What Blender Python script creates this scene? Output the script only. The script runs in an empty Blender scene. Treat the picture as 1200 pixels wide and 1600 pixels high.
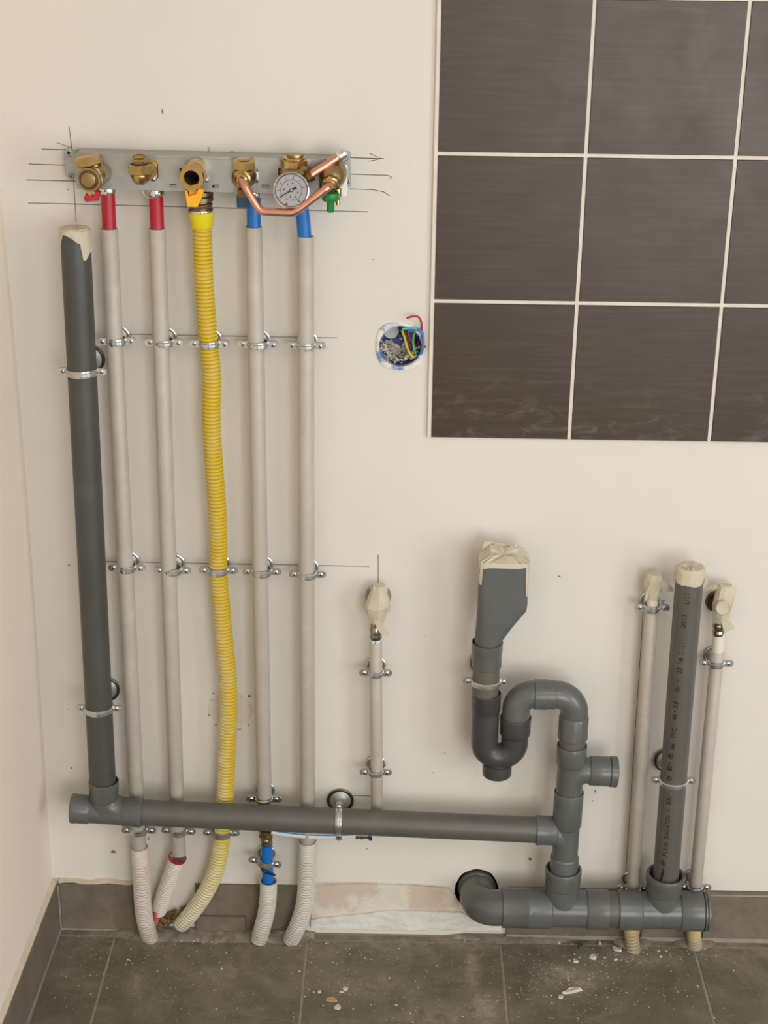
import bpy, bmesh, math, random
from mathutils import Vector, Matrix

# ------------------------------------------------------------------ camera, light, exposure
SC = bpy.context.scene
COL = SC.collection
PI = math.pi
random.seed(7)
CAM_LOC = (0.58453, -2.18824, 1.63573)
CAM_ROWS = ((0.999836, -0.015994, 0.008445), (0.013772, 0.370573, -0.928701), (0.011724, 0.928665, 0.370733))
CAM_LENS = 55.1734
cam_data = bpy.data.cameras.new('camera')
cam_data.sensor_fit = 'VERTICAL'
cam_data.sensor_height = 36.0
cam_data.lens = CAM_LENS
cam_data.clip_start = 0.02
cam = bpy.data.objects.new('camera', cam_data)
m = Matrix.Identity(4)
for i in range(3):
    for j in range(3):
        m[i][j] = CAM_ROWS[i][j]
    m[i][3] = CAM_LOC[i]
cam.matrix_world = m
COL.objects.link(cam)
SC.camera = cam

SC.view_settings.view_transform = 'Standard'
SC.view_settings.look = 'None'
SC.view_settings.exposure = 0.0
SC.view_settings.gamma = 1.0
SC.view_settings.use_curve_mapping = False

world = bpy.data.worlds.new('world')
SC.world = world
world.use_nodes = True
world.node_tree.nodes['Background'].inputs[0].default_value = (0.80, 0.86, 1.0, 1)
world.node_tree.nodes['Background'].inputs[1].default_value = 0.6

# room: X to the right, Y into the pipe wall (wall face at Y = 0), Z up
RX0, RX1, RY, RZ = 0.03, 3.4, -4.6, 2.6
WIN = (1.15, 2.95, 0.10, 2.15)          # glazed opening in the wall behind the viewer
WIN_FILL = (-3.3, -1.9, 0.10, 2.15)         # opening added in the right-hand wall, for fill on the left wall

def area_light(name, loc, rot, sx, sy, power, color):
    l = bpy.data.lights.new(name, 'AREA')
    l.shape = 'RECTANGLE'; l.size = sx; l.size_y = sy
    l.energy = power; l.color = color
    o = bpy.data.objects.new(name, l)
    o.location = loc; o.rotation_euler = rot
    COL.objects.link(o)
    return o
area_light('window_daylight', ((WIN[0]+WIN[1])/2, RY-0.02, (WIN[2]+WIN[3])/2), (PI/2, 0, 0), WIN[1]-WIN[0], WIN[3]-WIN[2], 81, (0.93, 0.957, 1.0))
area_light('side_fill_light', (RX1+0.02, (WIN_FILL[0]+WIN_FILL[1])/2, (WIN_FILL[2]+WIN_FILL[3])/2), (0, PI/2, 0), WIN_FILL[3]-WIN_FILL[2], WIN_FILL[1]-WIN_FILL[0], 62, (0.93, 0.957, 1.0))  # added side light, lifts the left wall and throws pipe shadows left
area_light('ceiling_fill', (1.5, -2.6, RZ-0.04), (0, 0, 0), 1.2, 1.2, 15, (0.96, 0.97, 1.0))  # unseen fill light added under the closed ceiling

# ------------------------------------------------------------------ materials
MAT = {}
def nt_new(name):
    mt = bpy.data.materials.new(name); mt.use_nodes = True
    t = mt.node_tree; b = t.nodes['Principled BSDF']
    return mt, t, b
def N(t, kind, **kw):
    n = t.nodes.new(kind)
    for k, v in kw.items():
        if k.startswith('i_'):
            n.inputs[k[2:]].default_value = v
        else:
            setattr(n, k, v)
    return n
def ramp(t, fac, stops):
    r = t.nodes.new('ShaderNodeValToRGB')
    el = r.color_ramp.elements
    while len(el) < len(stops): el.new(0.5)
    for e, (p, c) in zip(el, stops):
        e.position = p; e.color = (*c, 1) if len(c) == 3 else c
    t.links.new(fac, r.inputs[0])
    return r.outputs[0]
def srgb(r, g, b):
    f = lambda c: ((c/255+0.055)/1.055)**2.4 if c > 10 else c/255/12.92
    return (f(r), f(g), f(b))
def mixc(t, fac, a, b, mode='MIX'):
    mx = t.nodes.new('ShaderNodeMix'); mx.data_type = 'RGBA'; mx.blend_type = mode
    for sock, val in ((0, fac), (6, a), (7, b)):
        if hasattr(val, 'links') or isinstance(val, bpy.types.NodeSocket): t.links.new(val, mx.inputs[sock])
        elif isinstance(val, (int, float)): mx.inputs[sock].default_value = val
        else: mx.inputs[sock].default_value = (*val, 1)
    return mx.outputs[2]
def pos(t, scale=(1, 1, 1)):
    g = t.nodes.new('ShaderNodeNewGeometry')
    mp = t.nodes.new('ShaderNodeMapping'); mp.inputs['Scale'].default_value = scale
    t.links.new(g.outputs['Position'], mp.inputs[0])
    return mp.outputs[0]
def noise(t, vec, scale, detail=4, rough=0.55, dist=0.0):
    n = N(t, 'ShaderNodeTexNoise', i_Scale=scale, i_Detail=detail, i_Roughness=rough, i_Distortion=dist)
    t.links.new(vec, n.inputs['Vector'])
    return n.outputs['Fac']
def bump(t, b, height, strength, dist):
    n = N(t, 'ShaderNodeBump', i_Strength=strength, i_Distance=dist)
    t.links.new(height, n.inputs['Height']); t.links.new(n.outputs[0], b.inputs['Normal'])
def simple(name, col, rough=0.5, metal=0.0, var=0.0, vscale=40, bumpy=0.0, bscale=300, spec=0.5, dirt=None, dirt_amt=0.5, dscale=30, dlo=0.52, dhi=0.72):
    mt, t, b = nt_new(name)
    b.inputs['Roughness'].default_value = rough
    b.inputs['Metallic'].default_value = metal
    b.inputs['Specular IOR Level'].default_value = spec
    p = pos(t)
    c = None
    if var > 0:
        n = noise(t, p, vscale)
        lo = tuple(x*(1-var) for x in col); hi = tuple(min(1, x*(1+var)) for x in col)
        c = ramp(t, n, [(0.3, lo), (0.7, hi)])
    if dirt is not None:
        n2 = noise(t, p, dscale, 6, 0.65)
        f = ramp(t, n2, [(dlo, (0, 0, 0)), (dhi, (dirt_amt,)*3)])
        c = mixc(t, f, c if c is not None else col, dirt)
    if c is not None: t.links.new(c, b.inputs['Base Color'])
    else: b.inputs['Base Color'].default_value = (*col, 1)
    if bumpy > 0:
        bump(t, b, noise(t, p, bscale, 3), bumpy, 0.001)
    MAT[name] = mt
    return mt

# painted plaster
def wall_paint(name, col):
    mt, t, b = nt_new(name)
    p = pos(t)
    big = noise(t, p, 3.0, 3)
    c = ramp(t, big, [(0.3, tuple(x*0.965 for x in col)), (0.7, tuple(min(1, x*1.02) for x in col))])
    sm = noise(t, p, 26, 5, 0.6)
    f = ramp(t, sm, [(0.70, (0, 0, 0)), (0.78, (0.25,)*3)])
    c = mixc(t, f, c, tuple(x*0.86 for x in col))
    t.links.new(c, b.inputs['Base Color'])
    b.inputs['Roughness'].default_value = 0.85
    b.inputs['Specular IOR Level'].default_value = 0.25
    bump(t, b, noise(t, p, 420, 3), 0.10, 0.0006)
    MAT[name] = mt
wall_paint('paint', srgb(222, 214, 201))
wall_paint('paint_side', srgb(240, 226, 207))
simple('ceiling_paint', srgb(234, 233, 231), 0.9)
simple('rear_paint', srgb(208, 207, 205), 0.9)
simple('pencil_or_shade', srgb(84, 76, 70), 0.9, var=0.3, vscale=300)
simple('hole_dark', srgb(38, 24, 20), 0.95)

def glazed_tile():
    mt, t, b = nt_new('glazed_tile')
    p = pos(t)
    oi = N(t, 'ShaderNodeObjectInfo')
    base = srgb(60, 48, 37)
    c = ramp(t, oi.outputs['Random'], [(0, tuple(x*0.95 for x in base)), (1, tuple(x*1.05 for x in base))])
    streak = noise(t, pos(t, (9, 1, 160)), 1.0, 3)
    c = mixc(t, ramp(t, streak, [(0.45, (0, 0, 0)), (0.8, (0.10,)*3)]), c, srgb(130, 122, 112))
    # dusty wipe marks, denser on the lowest row
    sep = N(t, 'ShaderNodeSeparateXYZ'); g = N(t, 'ShaderNodeNewGeometry'); t.links.new(g.outputs['Position'], sep.inputs[0])
    zl = N(t, 'ShaderNodeMapRange', i_1=1.02, i_2=0.90) if False else N(t, 'ShaderNodeMapRange')
    zl.inputs[1].default_value = 1.0; zl.inputs[2].default_value = 0.9
    t.links.new(sep.outputs[2], zl.inputs[0])
    sw = noise(t, pos(t, (14, 1, 40)), 1.0, 6, 0.7, 1.6)
    swf = ramp(t, sw, [(0.52, (0, 0, 0)), (0.75, (0.30,)*3)])
    mul = N(t, 'ShaderNodeMath', operation='MULTIPLY'); t.links.new(swf, mul.inputs[0]); t.links.new(zl.outputs[0], mul.inputs[1])
    c = mixc(t, mul.outputs[0], c, srgb(150, 142, 132))
    t.links.new(c, b.inputs['Base Color'])
    r = ramp(t, noise(t, p, 12, 5, 0.6, 0.6), [(0.35, (0.34,)*3), (0.7, (0.43,)*3)])
    t.links.new(r, b.inputs['Roughness'])
    b.inputs['Specular IOR Level'].default_value = 0.5
    b.inputs['Specular Tint'].default_value = (1.0, 0.91, 0.83, 1)
    bump(t, b, noise(t, pos(t, (40, 1, 900)), 1.0, 2), 0.04, 0.0004)
    MAT['glazed_tile'] = mt
glazed_tile()
simple('tile_edge', srgb(60, 50, 44), 0.5)
simple('grout_white', srgb(222, 213, 198), 0.9, var=0.05, vscale=60, bumpy=0.3)
simple('grout_floor', srgb(150, 141, 127), 0.95, var=0.15, vscale=80, bumpy=0.3)

def _spot(p, rx, ry, a): return (p[0], p[1], rx, ry, a)
DUST_SPOTS = [_spot((0.8744, -0.1145, 0.0000), .075, .040, 1.0), _spot((0.8561, -0.0877, -0.0000), .045, .02, .7), _spot((0.7185, -0.0916, 0.0000), .018, .06, .7), _spot((0.7320, -0.1853, 0.0000), .025, .05, .6), _spot((0.7424, -0.1774, 0.0000), .05, .06, .4), _spot((0.1841, -0.0254, 0.0000), .05, .014, .9), _spot((0.5345, -0.1368, 0.0000), .12, .06, .35), _spot((0.3060, -0.1116, 0.0000), .10, .05, .4), _spot((0.1809, -0.1390, 0.0000), .03, .05, .4), _spot((1.0059, -0.0587, 0.0000), .09, .03, .5), _spot((0.6661, -0.2096, 0.0000), .12, .05, .4)]
def floor_mat(name, base, dusty):
    mt, t, b = nt_new(name)
    p = pos(t)
    oi = N(t, 'ShaderNodeObjectInfo')
    c = ramp(t, noise(t, p, 18, 6, 0.6), [(0.3, tuple(x*0.80 for x in base)), (0.7, tuple(x*1.18 for x in base))])
    c = mixc(t, ramp(t, oi.outputs['Random'], [(0, (0, 0, 0)), (1, (0.12,)*3)]), c, tuple(x*1.25 for x in base))
    dust = srgb(168, 155, 135)
    if dusty > 0:
        d1 = ramp(t, noise(t, p, 7, 7, 0.72, 0.9), [(0.48, (0, 0, 0)), (0.78, (dusty*0.75,)*3)])
        c = mixc(t, d1, c, dust)
        d2 = ramp(t, noise(t, pos(t, (5, 16, 1)), 1.6, 5, 0.7, 2.4), [(0.56, (0, 0, 0)), (0.70, (dusty*0.38,)*3)])
        c = mixc(t, d2, c, dust)
        fine = ramp(t, noise(t, p, 260, 2, 0.5), [(0.66, (0, 0, 0)), (0.74, (dusty*0.8,)*3)])
        c = mixc(t, fine, c, srgb(190, 178, 158))
        # pale smears swept across the tiles
        for (cx_, cy_, rx_, ry_, amt) in DUST_SPOTS:
            mp_ = N(t, 'ShaderNodeMapping'); g_ = N(t, 'ShaderNodeNewGeometry'); t.links.new(g_.outputs['Position'], mp_.inputs[0])
            mp_.inputs['Location'].default_value = (-cx_/rx_, -cy_/ry_, 0); mp_.inputs['Scale'].default_value = (1/rx_, 1/ry_, 0)
            ln = N(t, 'ShaderNodeVectorMath', operation='LENGTH'); t.links.new(mp_.outputs[0], ln.inputs[0])
            mr_ = N(t, 'ShaderNodeMapRange'); mr_.inputs[1].default_value = 1.0; mr_.inputs[2].default_value = 0.15; t.links.new(ln.outputs['Value'], mr_.inputs[0])
            nz = ramp(t, noise(t, p, 30, 8, 0.76, 1.4), [(0.36, (0, 0, 0)), (0.64, (1, 1, 1))])
            mu_ = N(t, 'ShaderNodeMath', operation='MULTIPLY'); t.links.new(mr_.outputs[0], mu_.inputs[0]); t.links.new(nz, mu_.inputs[1])
            mu3 = N(t, 'ShaderNodeMath', operation='MULTIPLY'); t.links.new(mu_.outputs[0], mu3.inputs[0]); mu3.inputs[1].default_value = min(1.0, amt*dusty/0.42)
            c = mixc(t, mu3.outputs[0], c, dust)
        # drift of dust that gathers along the foot of the wall
        sep = N(t, 'ShaderNodeSeparateXYZ'); g = N(t, 'ShaderNodeNewGeometry'); t.links.new(g.outputs['Position'], sep.inputs[0])
        mr = N(t, 'ShaderNodeMapRange'); mr.inputs[1].default_value = -0.085; mr.inputs[2].default_value = -0.02
        t.links.new(sep.outputs[1], mr.inputs[0])
        nn = ramp(t, noise(t, p, 30, 6, 0.7, 0.5), [(0.40, (0, 0, 0)), (0.66, (1, 1, 1))])
        mu = N(t, 'ShaderNodeMath', operation='MULTIPLY'); t.links.new(mr.outputs[0], mu.inputs[0]); t.links.new(nn, mu.inputs[1])
        mu2 = N(t, 'ShaderNodeMath', operation='MULTIPLY'); t.links.new(mu.outputs[0], mu2.inputs[0]); mu2.inputs[1].default_value = 0.6*dusty/0.6
        c = mixc(t, mu2.outputs[0], c, dust)
    t.links.new(c, b.inputs['Base Color'])
    b.inputs['Roughness'].default_value = 0.62
    b.inputs['Specular IOR Level'].default_value = 0.35
    bump(t, b, noise(t, p, 120, 5), 0.15, 0.0008)
    MAT[name] = mt
floor_mat('floor_tile', srgb(104, 97, 82), 0.62)
floor_mat('base_tile', srgb(111, 99, 85), 0.16)
simple('mortar', srgb(136, 126, 110), 0.95, var=0.35, vscale=50, bumpy=0.8, bscale=160, dirt=srgb(190, 178, 158), dirt_amt=0.8, dscale=45)
simple('foam', srgb(112, 86, 48), 0.9, var=0.5, vscale=90, bumpy=0.8, bscale=260)
simple('bare_plaster', srgb(216, 206, 190), 0.95, var=0.05, vscale=40, bumpy=0.9, bscale=90, dirt=srgb(202, 183, 164), dirt_amt=0.95, dscale=13, dlo=0.44, dhi=0.53)
simple('bare_plaster_light', srgb(216, 212, 201), 0.95, var=0.08, vscale=24, bumpy=0.9, bscale=110, dirt=srgb(188, 178, 164), dirt_amt=0.5, dscale=60)
simple('caulk', srgb(205, 192, 168), 0.8, var=0.1, vscale=50, bumpy=0.3)
simple('filler', srgb(216, 205, 188), 0.9, var=0.05, vscale=40, bumpy=0.5, bscale=120)
simple('smudge', srgb(120, 110, 100), 0.9)

simple('pvc_pipe_shaded', srgb(72, 71, 66), 0.42, var=0.08, vscale=16, bumpy=0.03, bscale=90, dirt=srgb(92, 88, 80), dirt_amt=0.4, dscale=12)  # darker copy of pvc_pipe, corner shade is part of its colour
simple('pvc_pipe', srgb(89, 86, 78), 0.40, var=0.07, vscale=16, bumpy=0.03, bscale=90, dirt=srgb(112, 108, 99), dirt_amt=0.35, dscale=12)
simple('pvc_pipe_brown', srgb(96, 91, 81), 0.45, var=0.08, vscale=20, dirt=srgb(120, 113, 100), dirt_amt=0.4, dscale=16)
simple('pvc_fitting', srgb(92, 93, 89), 0.27, var=0.06, vscale=20, bumpy=0.03, bscale=90, dirt=srgb(125, 122, 114), dirt_amt=0.22, dscale=18)
simple('pvc_funnel', srgb(90, 91, 88), 0.5, var=0.05, vscale=20)
simple('pvc_dark', srgb(65, 64, 62), 0.34, var=0.08, vscale=20, dirt=srgb(96, 94, 90), dirt_amt=0.3, dscale=20)
simple('seal_rubber', srgb(36, 36, 36), 0.6)
simple('print_black', srgb(30, 29, 27), 0.6)
simple('conduit_grey', srgb(183, 173, 158), 0.42, var=0.025, vscale=14, dirt=srgb(205, 197, 184), dirt_amt=0.5, dscale=20)
simple('inner_pipe_pale', srgb(226, 216, 196), 0.45)
simple('pex_red', srgb(176, 26, 46), 0.36, var=0.06, vscale=60)
simple('pex_blue', srgb(16, 104, 182), 0.34, var=0.06, vscale=60)
simple('pe_white', srgb(226, 227, 222), 0.35)
simple('stripe_blue', srgb(90, 140, 190), 0.4)
simple('yellow_cuff', srgb(226, 208, 18), 0.42, var=0.04)
simple('lever_yellow', srgb(246, 176, 16), 0.4)
simple('lever_red', srgb(186, 28, 40), 0.4)
simple('lever_teal', srgb(6, 60, 90), 0.4)
simple('plastic_green', srgb(26, 128, 56), 0.35)
simple('plastic_white', srgb(240, 238, 232), 0.35)
simple('plastic_black', srgb(34, 30, 28), 0.5)
simple('brass', srgb(188, 158, 104), 0.24, 1.0, var=0.14, vscale=80, bumpy=0.05, bscale=500)
simple('brass_matt', srgb(166, 142, 102), 0.36, 1.0, var=0.14, vscale=80, bumpy=0.12, bscale=700)
simple('brass_dark', srgb(120, 92, 52), 0.45, 1.0, var=0.2, vscale=80)
simple('bronze_union', srgb(134, 112, 84), 0.42, 1.0, var=0.2, vscale=70)
simple('copper', srgb(214, 158, 134), 0.33, 1.0, var=0.10, vscale=60)
simple('zinc', srgb(206, 206, 202), 0.27, 0.93, var=0.10, vscale=120)
simple('zinc_dull', srgb(176, 178, 174), 0.42, 1.0, var=0.08, vscale=30, bumpy=0.04)
simple('zinc_disc', srgb(186, 190, 178), 0.5, 0.6, var=0.08, vscale=60)
simple('galv_plate', srgb(168, 168, 162), 0.40, 0.8, var=0.07, vscale=70)
simple('chrome', srgb(225, 225, 225), 0.10, 1.0)
simple('steel', srgb(158, 150, 138), 0.24, 1.0, var=0.15, vscale=150)
simple('steel_dark', srgb(92, 86, 80), 0.35, 1.0)
simple('dial', srgb(192, 184, 182), 0.5)
simple('dial_ink', srgb(40, 38, 44), 0.6)
simple('dial_red', srgb(180, 60, 60), 0.6)
simple('box_blue', srgb(38, 70, 136), 0.4, var=0.15, vscale=120, dirt=srgb(214, 212, 208), dirt_amt=0.9, dscale=70)
simple('box_rim', srgb(226, 222, 214), 0.5, var=0.08, vscale=120, dirt=srgb(100, 126, 186), dirt_amt=0.95, dscale=62, dlo=0.45, dhi=0.58)
simple('knockout', srgb(222, 214, 206), 0.7, var=0.08, vscale=160, dirt=srgb(170, 160, 150), dirt_amt=0.5, dscale=150)
simple('plaster_bits', srgb(206, 195, 179), 0.95, var=0.25, vscale=160, bumpy=0.6)
simple('chip_pale', srgb(206, 196, 178), 0.9, var=0.08, vscale=120, bumpy=0.4)
simple('chip_brown', srgb(178, 150, 116), 0.9, var=0.1, vscale=120, bumpy=0.4)
simple('chip_dark', srgb(70, 76, 68), 0.8)
simple('crumb', srgb(208, 197, 175), 0.95)
simple('wire_red', srgb(186, 36, 66), 0.4); simple('wire_blue', srgb(74, 116, 180), 0.4)
simple('wire_mint', srgb(96, 190, 170), 0.4); simple('wire_green', srgb(92, 168, 112), 0.4)
simple('wire_yellow', srgb(196, 178, 60), 0.4); simple('wire_black', srgb(42, 46, 60), 0.4); simple('wire_violet', srgb(120, 60, 90), 0.4)
simple('stamp', srgb(150, 148, 144), 0.5, 0.5)

def tape_mat():
    mt, t, b = nt_new('tape')
    p = pos(t)
    col = srgb(206, 195, 168)
    c = ramp(t, noise(t, p, 60, 5, 0.6), [(0.3, tuple(x*0.88 for x in col)), (0.7, col)])
    t.links.new(c, b.inputs['Base Color'])
    b.inputs['Roughness'].default_value = 0.62
    b.inputs['Subsurface Weight'].default_value = 0.0
    wv = noise(t, pos(t, (1, 1, 3)), 160, 4, 0.6)
    bump(t, b, wv, 0.35, 0.0012)
    MAT['tape'] = mt
tape_mat()
def corr_mat(name, stops, grime, spray=0.0):
    # coloured plastic overlaid with splashed wall paint / plaster, stops = (height in m, colour)
    mt, t, b = nt_new(name)
    g = N(t, 'ShaderNodeNewGeometry'); sep = N(t, 'ShaderNodeSeparateXYZ'); t.links.new(g.outputs['Position'], sep.inputs[0])
    p = pos(t)
    lo, hi = stops[0][0], stops[-1][0]
    mr = N(t, 'ShaderNodeMapRange'); mr.inputs[1].default_value = lo; mr.inputs[2].default_value = hi if hi > lo else lo+1
    t.links.new(sep.outputs[2], mr.inputs[0])
    c = ramp(t, mr.outputs[0], [((z-lo)/max(hi-lo, 1e-6), col) for z, col in stops])
    f = ramp(t, noise(t, p, 38, 6, 0.65), [(0.46, (0, 0, 0)), (0.68, (grime,)*3)])
    c = mixc(t, f, c, srgb(214, 204, 184))
    f2 = ramp(t, noise(t, p, 75, 4, 0.6), [(0.64, (0, 0, 0)), (0.76, (0.5,)*3)])
    c = mixc(t, f2, c, srgb(150, 138, 120))
    if spray > 0:
        sn = N(t, 'ShaderNodeSeparateXYZ'); t.links.new(g.outputs['Normal'], sn.inputs[0])
        mx = N(t, 'ShaderNodeMapRange'); mx.inputs[1].default_value = 0.35; mx.inputs[2].default_value = -0.65; t.links.new(sn.outputs[0], mx.inputs[0])
        mz = N(t, 'ShaderNodeMapRange'); mz.inputs[1].default_value = 0.95; mz.inputs[2].default_value = 0.22; t.links.new(sep.outputs[2], mz.inputs[0])
        m1 = N(t, 'ShaderNodeMath', operation='MULTIPLY'); t.links.new(mx.outputs[0], m1.inputs[0]); t.links.new(mz.outputs[0], m1.inputs[1])
        nz = ramp(t, noise(t, p, 55, 5, 0.65), [(0.30, (0, 0, 0)), (0.60, (spray,)*3)])
        m2_ = N(t, 'ShaderNodeMath', operation='MULTIPLY'); t.links.new(m1.outputs[0], m2_.inputs[0]); t.links.new(nz, m2_.inputs[1])
        c = mixc(t, m2_.outputs[0], c, srgb(222, 212, 182))
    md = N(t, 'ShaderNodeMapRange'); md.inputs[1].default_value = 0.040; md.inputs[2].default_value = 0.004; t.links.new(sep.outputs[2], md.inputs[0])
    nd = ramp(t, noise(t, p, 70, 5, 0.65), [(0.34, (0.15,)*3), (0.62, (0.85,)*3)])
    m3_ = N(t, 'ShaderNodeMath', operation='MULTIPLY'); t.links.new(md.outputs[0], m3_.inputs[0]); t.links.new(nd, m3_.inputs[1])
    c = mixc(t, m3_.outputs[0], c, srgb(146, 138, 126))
    t.links.new(c, b.inputs['Base Color'])
    b.inputs['Roughness'].default_value = 0.48
    MAT[name] = mt
Y1, Y2, YW = srgb(216, 184, 26), srgb(206, 174, 40), srgb(216, 200, 140)
corr_mat('corr_yellow', [(0.0, srgb(212, 204, 178)), (0.09, srgb(214, 204, 166)), (0.20, srgb(212, 188, 60)), (0.40, Y2), (1.2, Y1)], 0.22, 1.0)
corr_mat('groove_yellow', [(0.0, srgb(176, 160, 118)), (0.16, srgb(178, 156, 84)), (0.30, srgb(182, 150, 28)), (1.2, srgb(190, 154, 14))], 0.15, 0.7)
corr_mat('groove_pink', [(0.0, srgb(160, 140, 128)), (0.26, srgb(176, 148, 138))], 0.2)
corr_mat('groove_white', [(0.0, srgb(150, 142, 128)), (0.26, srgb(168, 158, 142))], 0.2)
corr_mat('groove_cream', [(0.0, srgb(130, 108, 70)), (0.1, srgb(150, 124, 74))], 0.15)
corr_mat('corr_white_red', [(0.0, srgb(212, 202, 190)), (0.26, srgb(220, 200, 190))], 0.4)
corr_mat('corr_white', [(0.0, srgb(206, 200, 186)), (0.26, srgb(216, 210, 196))], 0.4)
corr_mat('corr_cream', [(0.0, srgb(190, 170, 120)), (0.1, srgb(220, 196, 130))], 0.3)
corr_mat('corr_red', [(0.0, srgb(184, 40, 54)), (0.1, srgb(184, 40, 54))], 0.25)

# ------------------------------------------------------------------ mesh helpers
class MB:
    def __init__(self): self.v = []; self.f = []; self.mi = []
    def add(self, vs, fs, mi=0):
        o = len(self.v); self.v += [tuple(v) for v in vs]
        for f in fs: self.f.append([i+o for i in f]); self.mi.append(mi)
    def tube(self, path, r, seg=20, cap=True, mi=0, squash=1.0):
        P = [Vector(p) for p in path]; n = len(P)
        R = r if isinstance(r, (list, tuple)) else [r]*n
        tang = []
        for i in range(n):
            a = P[max(i-1, 0)]; b = P[min(i+1, n-1)]
            tang.append((b-a).normalized())
        t0 = tang[0]
        ref = Vector((0, -1, 0)) if abs(t0.y) < 0.9 else Vector((0, 0, 1))
        u = (ref - t0*ref.dot(t0)).normalized()
        vs = []
        for i in range(n):
            t = tang[i]
            u = (u - t*u.dot(t)).normalized(); w = t.cross(u)
            for k in range(seg):
                a = 2*PI*k/seg
                vs.append(P[i] + (u*math.cos(a)*squash + w*math.sin(a))*R[i])
        fs = []
        for i in range(n-1):
            for k in range(seg):
                k2 = (k+1) % seg
                fs.append([i*seg+k, i*seg+k2, (i+1)*seg+k2, (i+1)*seg+k])
        if cap:
            fs.append(list(range(seg))[::-1]); fs.append([(n-1)*seg+k for k in range(seg)])
        self.add(vs, fs, mi)
        return self
    def lathe(self, prof, base, axis, seg=28, mi=0):
        # prof: (radius, height along axis)
        A = Vector(axis).normalized(); B = Vector(base)
        ref = Vector((0, 0, 1)) if abs(A.z) < 0.9 else Vector((0, -1, 0))
        u = (ref - A*ref.dot(A)).normalized(); w = A.cross(u)
        vs, fs, rows = [], [], []
        for r, h in prof:
            if r < 1e-7:
                rows.append([len(vs)]); vs.append(B + A*h)
            else:
                rows.append(list(range(len(vs), len(vs)+seg)))
                for k in range(seg):
                    a = 2*PI*k/seg
                    vs.append(B + A*h + (u*math.cos(a)+w*math.sin(a))*r)
        for r0, r1 in zip(rows, rows[1:]):
            for k in range(seg):
                k2 = (k+1) % seg
                if len(r0) == 1 and len(r1) == 1: break
                if len(r0) == 1: fs.append([r0[0], r1[k2], r1[k]][::-1] if False else [r0[0], r1[k], r1[k2]][::-1])
                elif len(r1) == 1: fs.append([r0[k], r0[k2], r1[0]])
                else: fs.append([r0[k], r0[k2], r1[k2], r1[k]])
        self.add(vs, fs, mi)
        return self
    def box(self, c, size, rot=None, mi=0):
        x, y, z = (s/2 for s in size)
        vs = [Vector((sx*x, sy*y, sz*z)) for sx in (-1, 1) for sy in (-1, 1) for sz in (-1, 1)]
        if rot is not None: vs = [rot @ v for v in vs]
        vs = [v + Vector(c) for v in vs]
        self.add(vs, [[0, 1, 3, 2], [4, 6, 7, 5], [0, 4, 5, 1], [2, 3, 7, 6], [0, 2, 6, 4], [1, 5, 7, 3]], mi)
        return self
    def prism(self, poly, base, ux, uy, depth, mi=0, bevel=0.0):
        # 2-D polygon (counter-clockwise seen against the extrusion) extruded by vector depth
        ux, uy, D, B = Vector(ux), Vector(uy), Vector(depth), Vector(base)
        n = len(poly)
        if bevel > 0:
            cx = sum(p[0] for p in poly)/n; cy = sum(p[1] for p in poly)/n
            def inset(p):
                d = Vector((p[0]-cx, p[1]-cy)); L = d.length
                d = d*max(0, (L-bevel)/L); return (cx+d.x, cy+d.y)
            top = [inset(p) for p in poly]
            dl = D.length
            rings = [(poly, 0), (poly, max(0, 1-bevel/dl)), (top, 1)]
        else:
            rings = [(poly, 0), (poly, 1)]
        vs = [B + ux*p[0] + uy*p[1] + D*h for pl, h in rings for p in pl]
        fs = []
        for i in range(len(rings)-1):
            for k in range(n):
                k2 = (k+1) % n
                fs.append([i*n+k, i*n+k2, (i+1)*n+k2, (i+1)*n+k])
        fs.append(list(range(n))[::-1]); fs.append([(len(rings)-1)*n+k for k in range(n)])
        self.add(vs, fs, mi)
        return self
    def hexnut(self, base, axis, r, h, turn=0.0, mi=0, ch=0.0012):
        A = Vector(axis).normalized(); B = Vector(base)
        ref = Vector((0, 0, 1)) if abs(A.z) < 0.9 else Vector((0, -1, 0))
        u = (ref - A*ref.dot(A)).normalized(); w = A.cross(u)
        vs = []
        for rr, hh in ((r-ch*1.6, 0), (r, ch), (r, h-ch), (r-ch*1.6, h)):
            for k in range(6):
                a = 2*PI*k/6 + turn
                vs.append(B + A*hh + (u*math.cos(a)+w*math.sin(a))*rr)
        fs = [[i*6+k, i*6+(k+1) % 6, (i+1)*6+(k+1) % 6, (i+1)*6+k] for i in range(3) for k in range(6)]
        fs += [list(range(6))[::-1], [18+k for k in range(6)]]
        self.add(vs, fs, mi)
        return self
    def loft(self, rings, cap=True, mi=0):
        n = len(rings[0]); vs = [v for r in rings for v in r]
        fs = [[i*n+k, i*n+(k+1) % n, (i+1)*n+(k+1) % n, (i+1)*n+k] for i in range(len(rings)-1) for k in range(n)]
        if cap: fs += [list(range(n))[::-1], [(len(rings)-1)*n+k for k in range(n)]]
        self.add(vs, fs, mi)
        return self
    def mesh(self, name, mats, smooth=True, loc=(0, 0, 0), angle=38):
        me = bpy.data.meshes.new(name)
        L = Vector(loc)
        me.from_pydata([Vector(v)-L for v in self.v], [], self.f)
        if isinstance(mats, str): mats = [mats]
        for x in mats: me.materials.append(MAT[x])
        if len(mats) > 1: me.polygons.foreach_set('material_index', self.mi)
        bm = bmesh.new(); bm.from_mesh(me)
        bmesh.ops.recalc_face_normals(bm, faces=bm.faces)
        bm.to_mesh(me); bm.free()
        me.polygons.foreach_set('use_smooth', [smooth]*len(me.polygons))
        if smooth: me.set_sharp_from_angle(angle=math.radians(angle))
        me.update()
        return me

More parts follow.
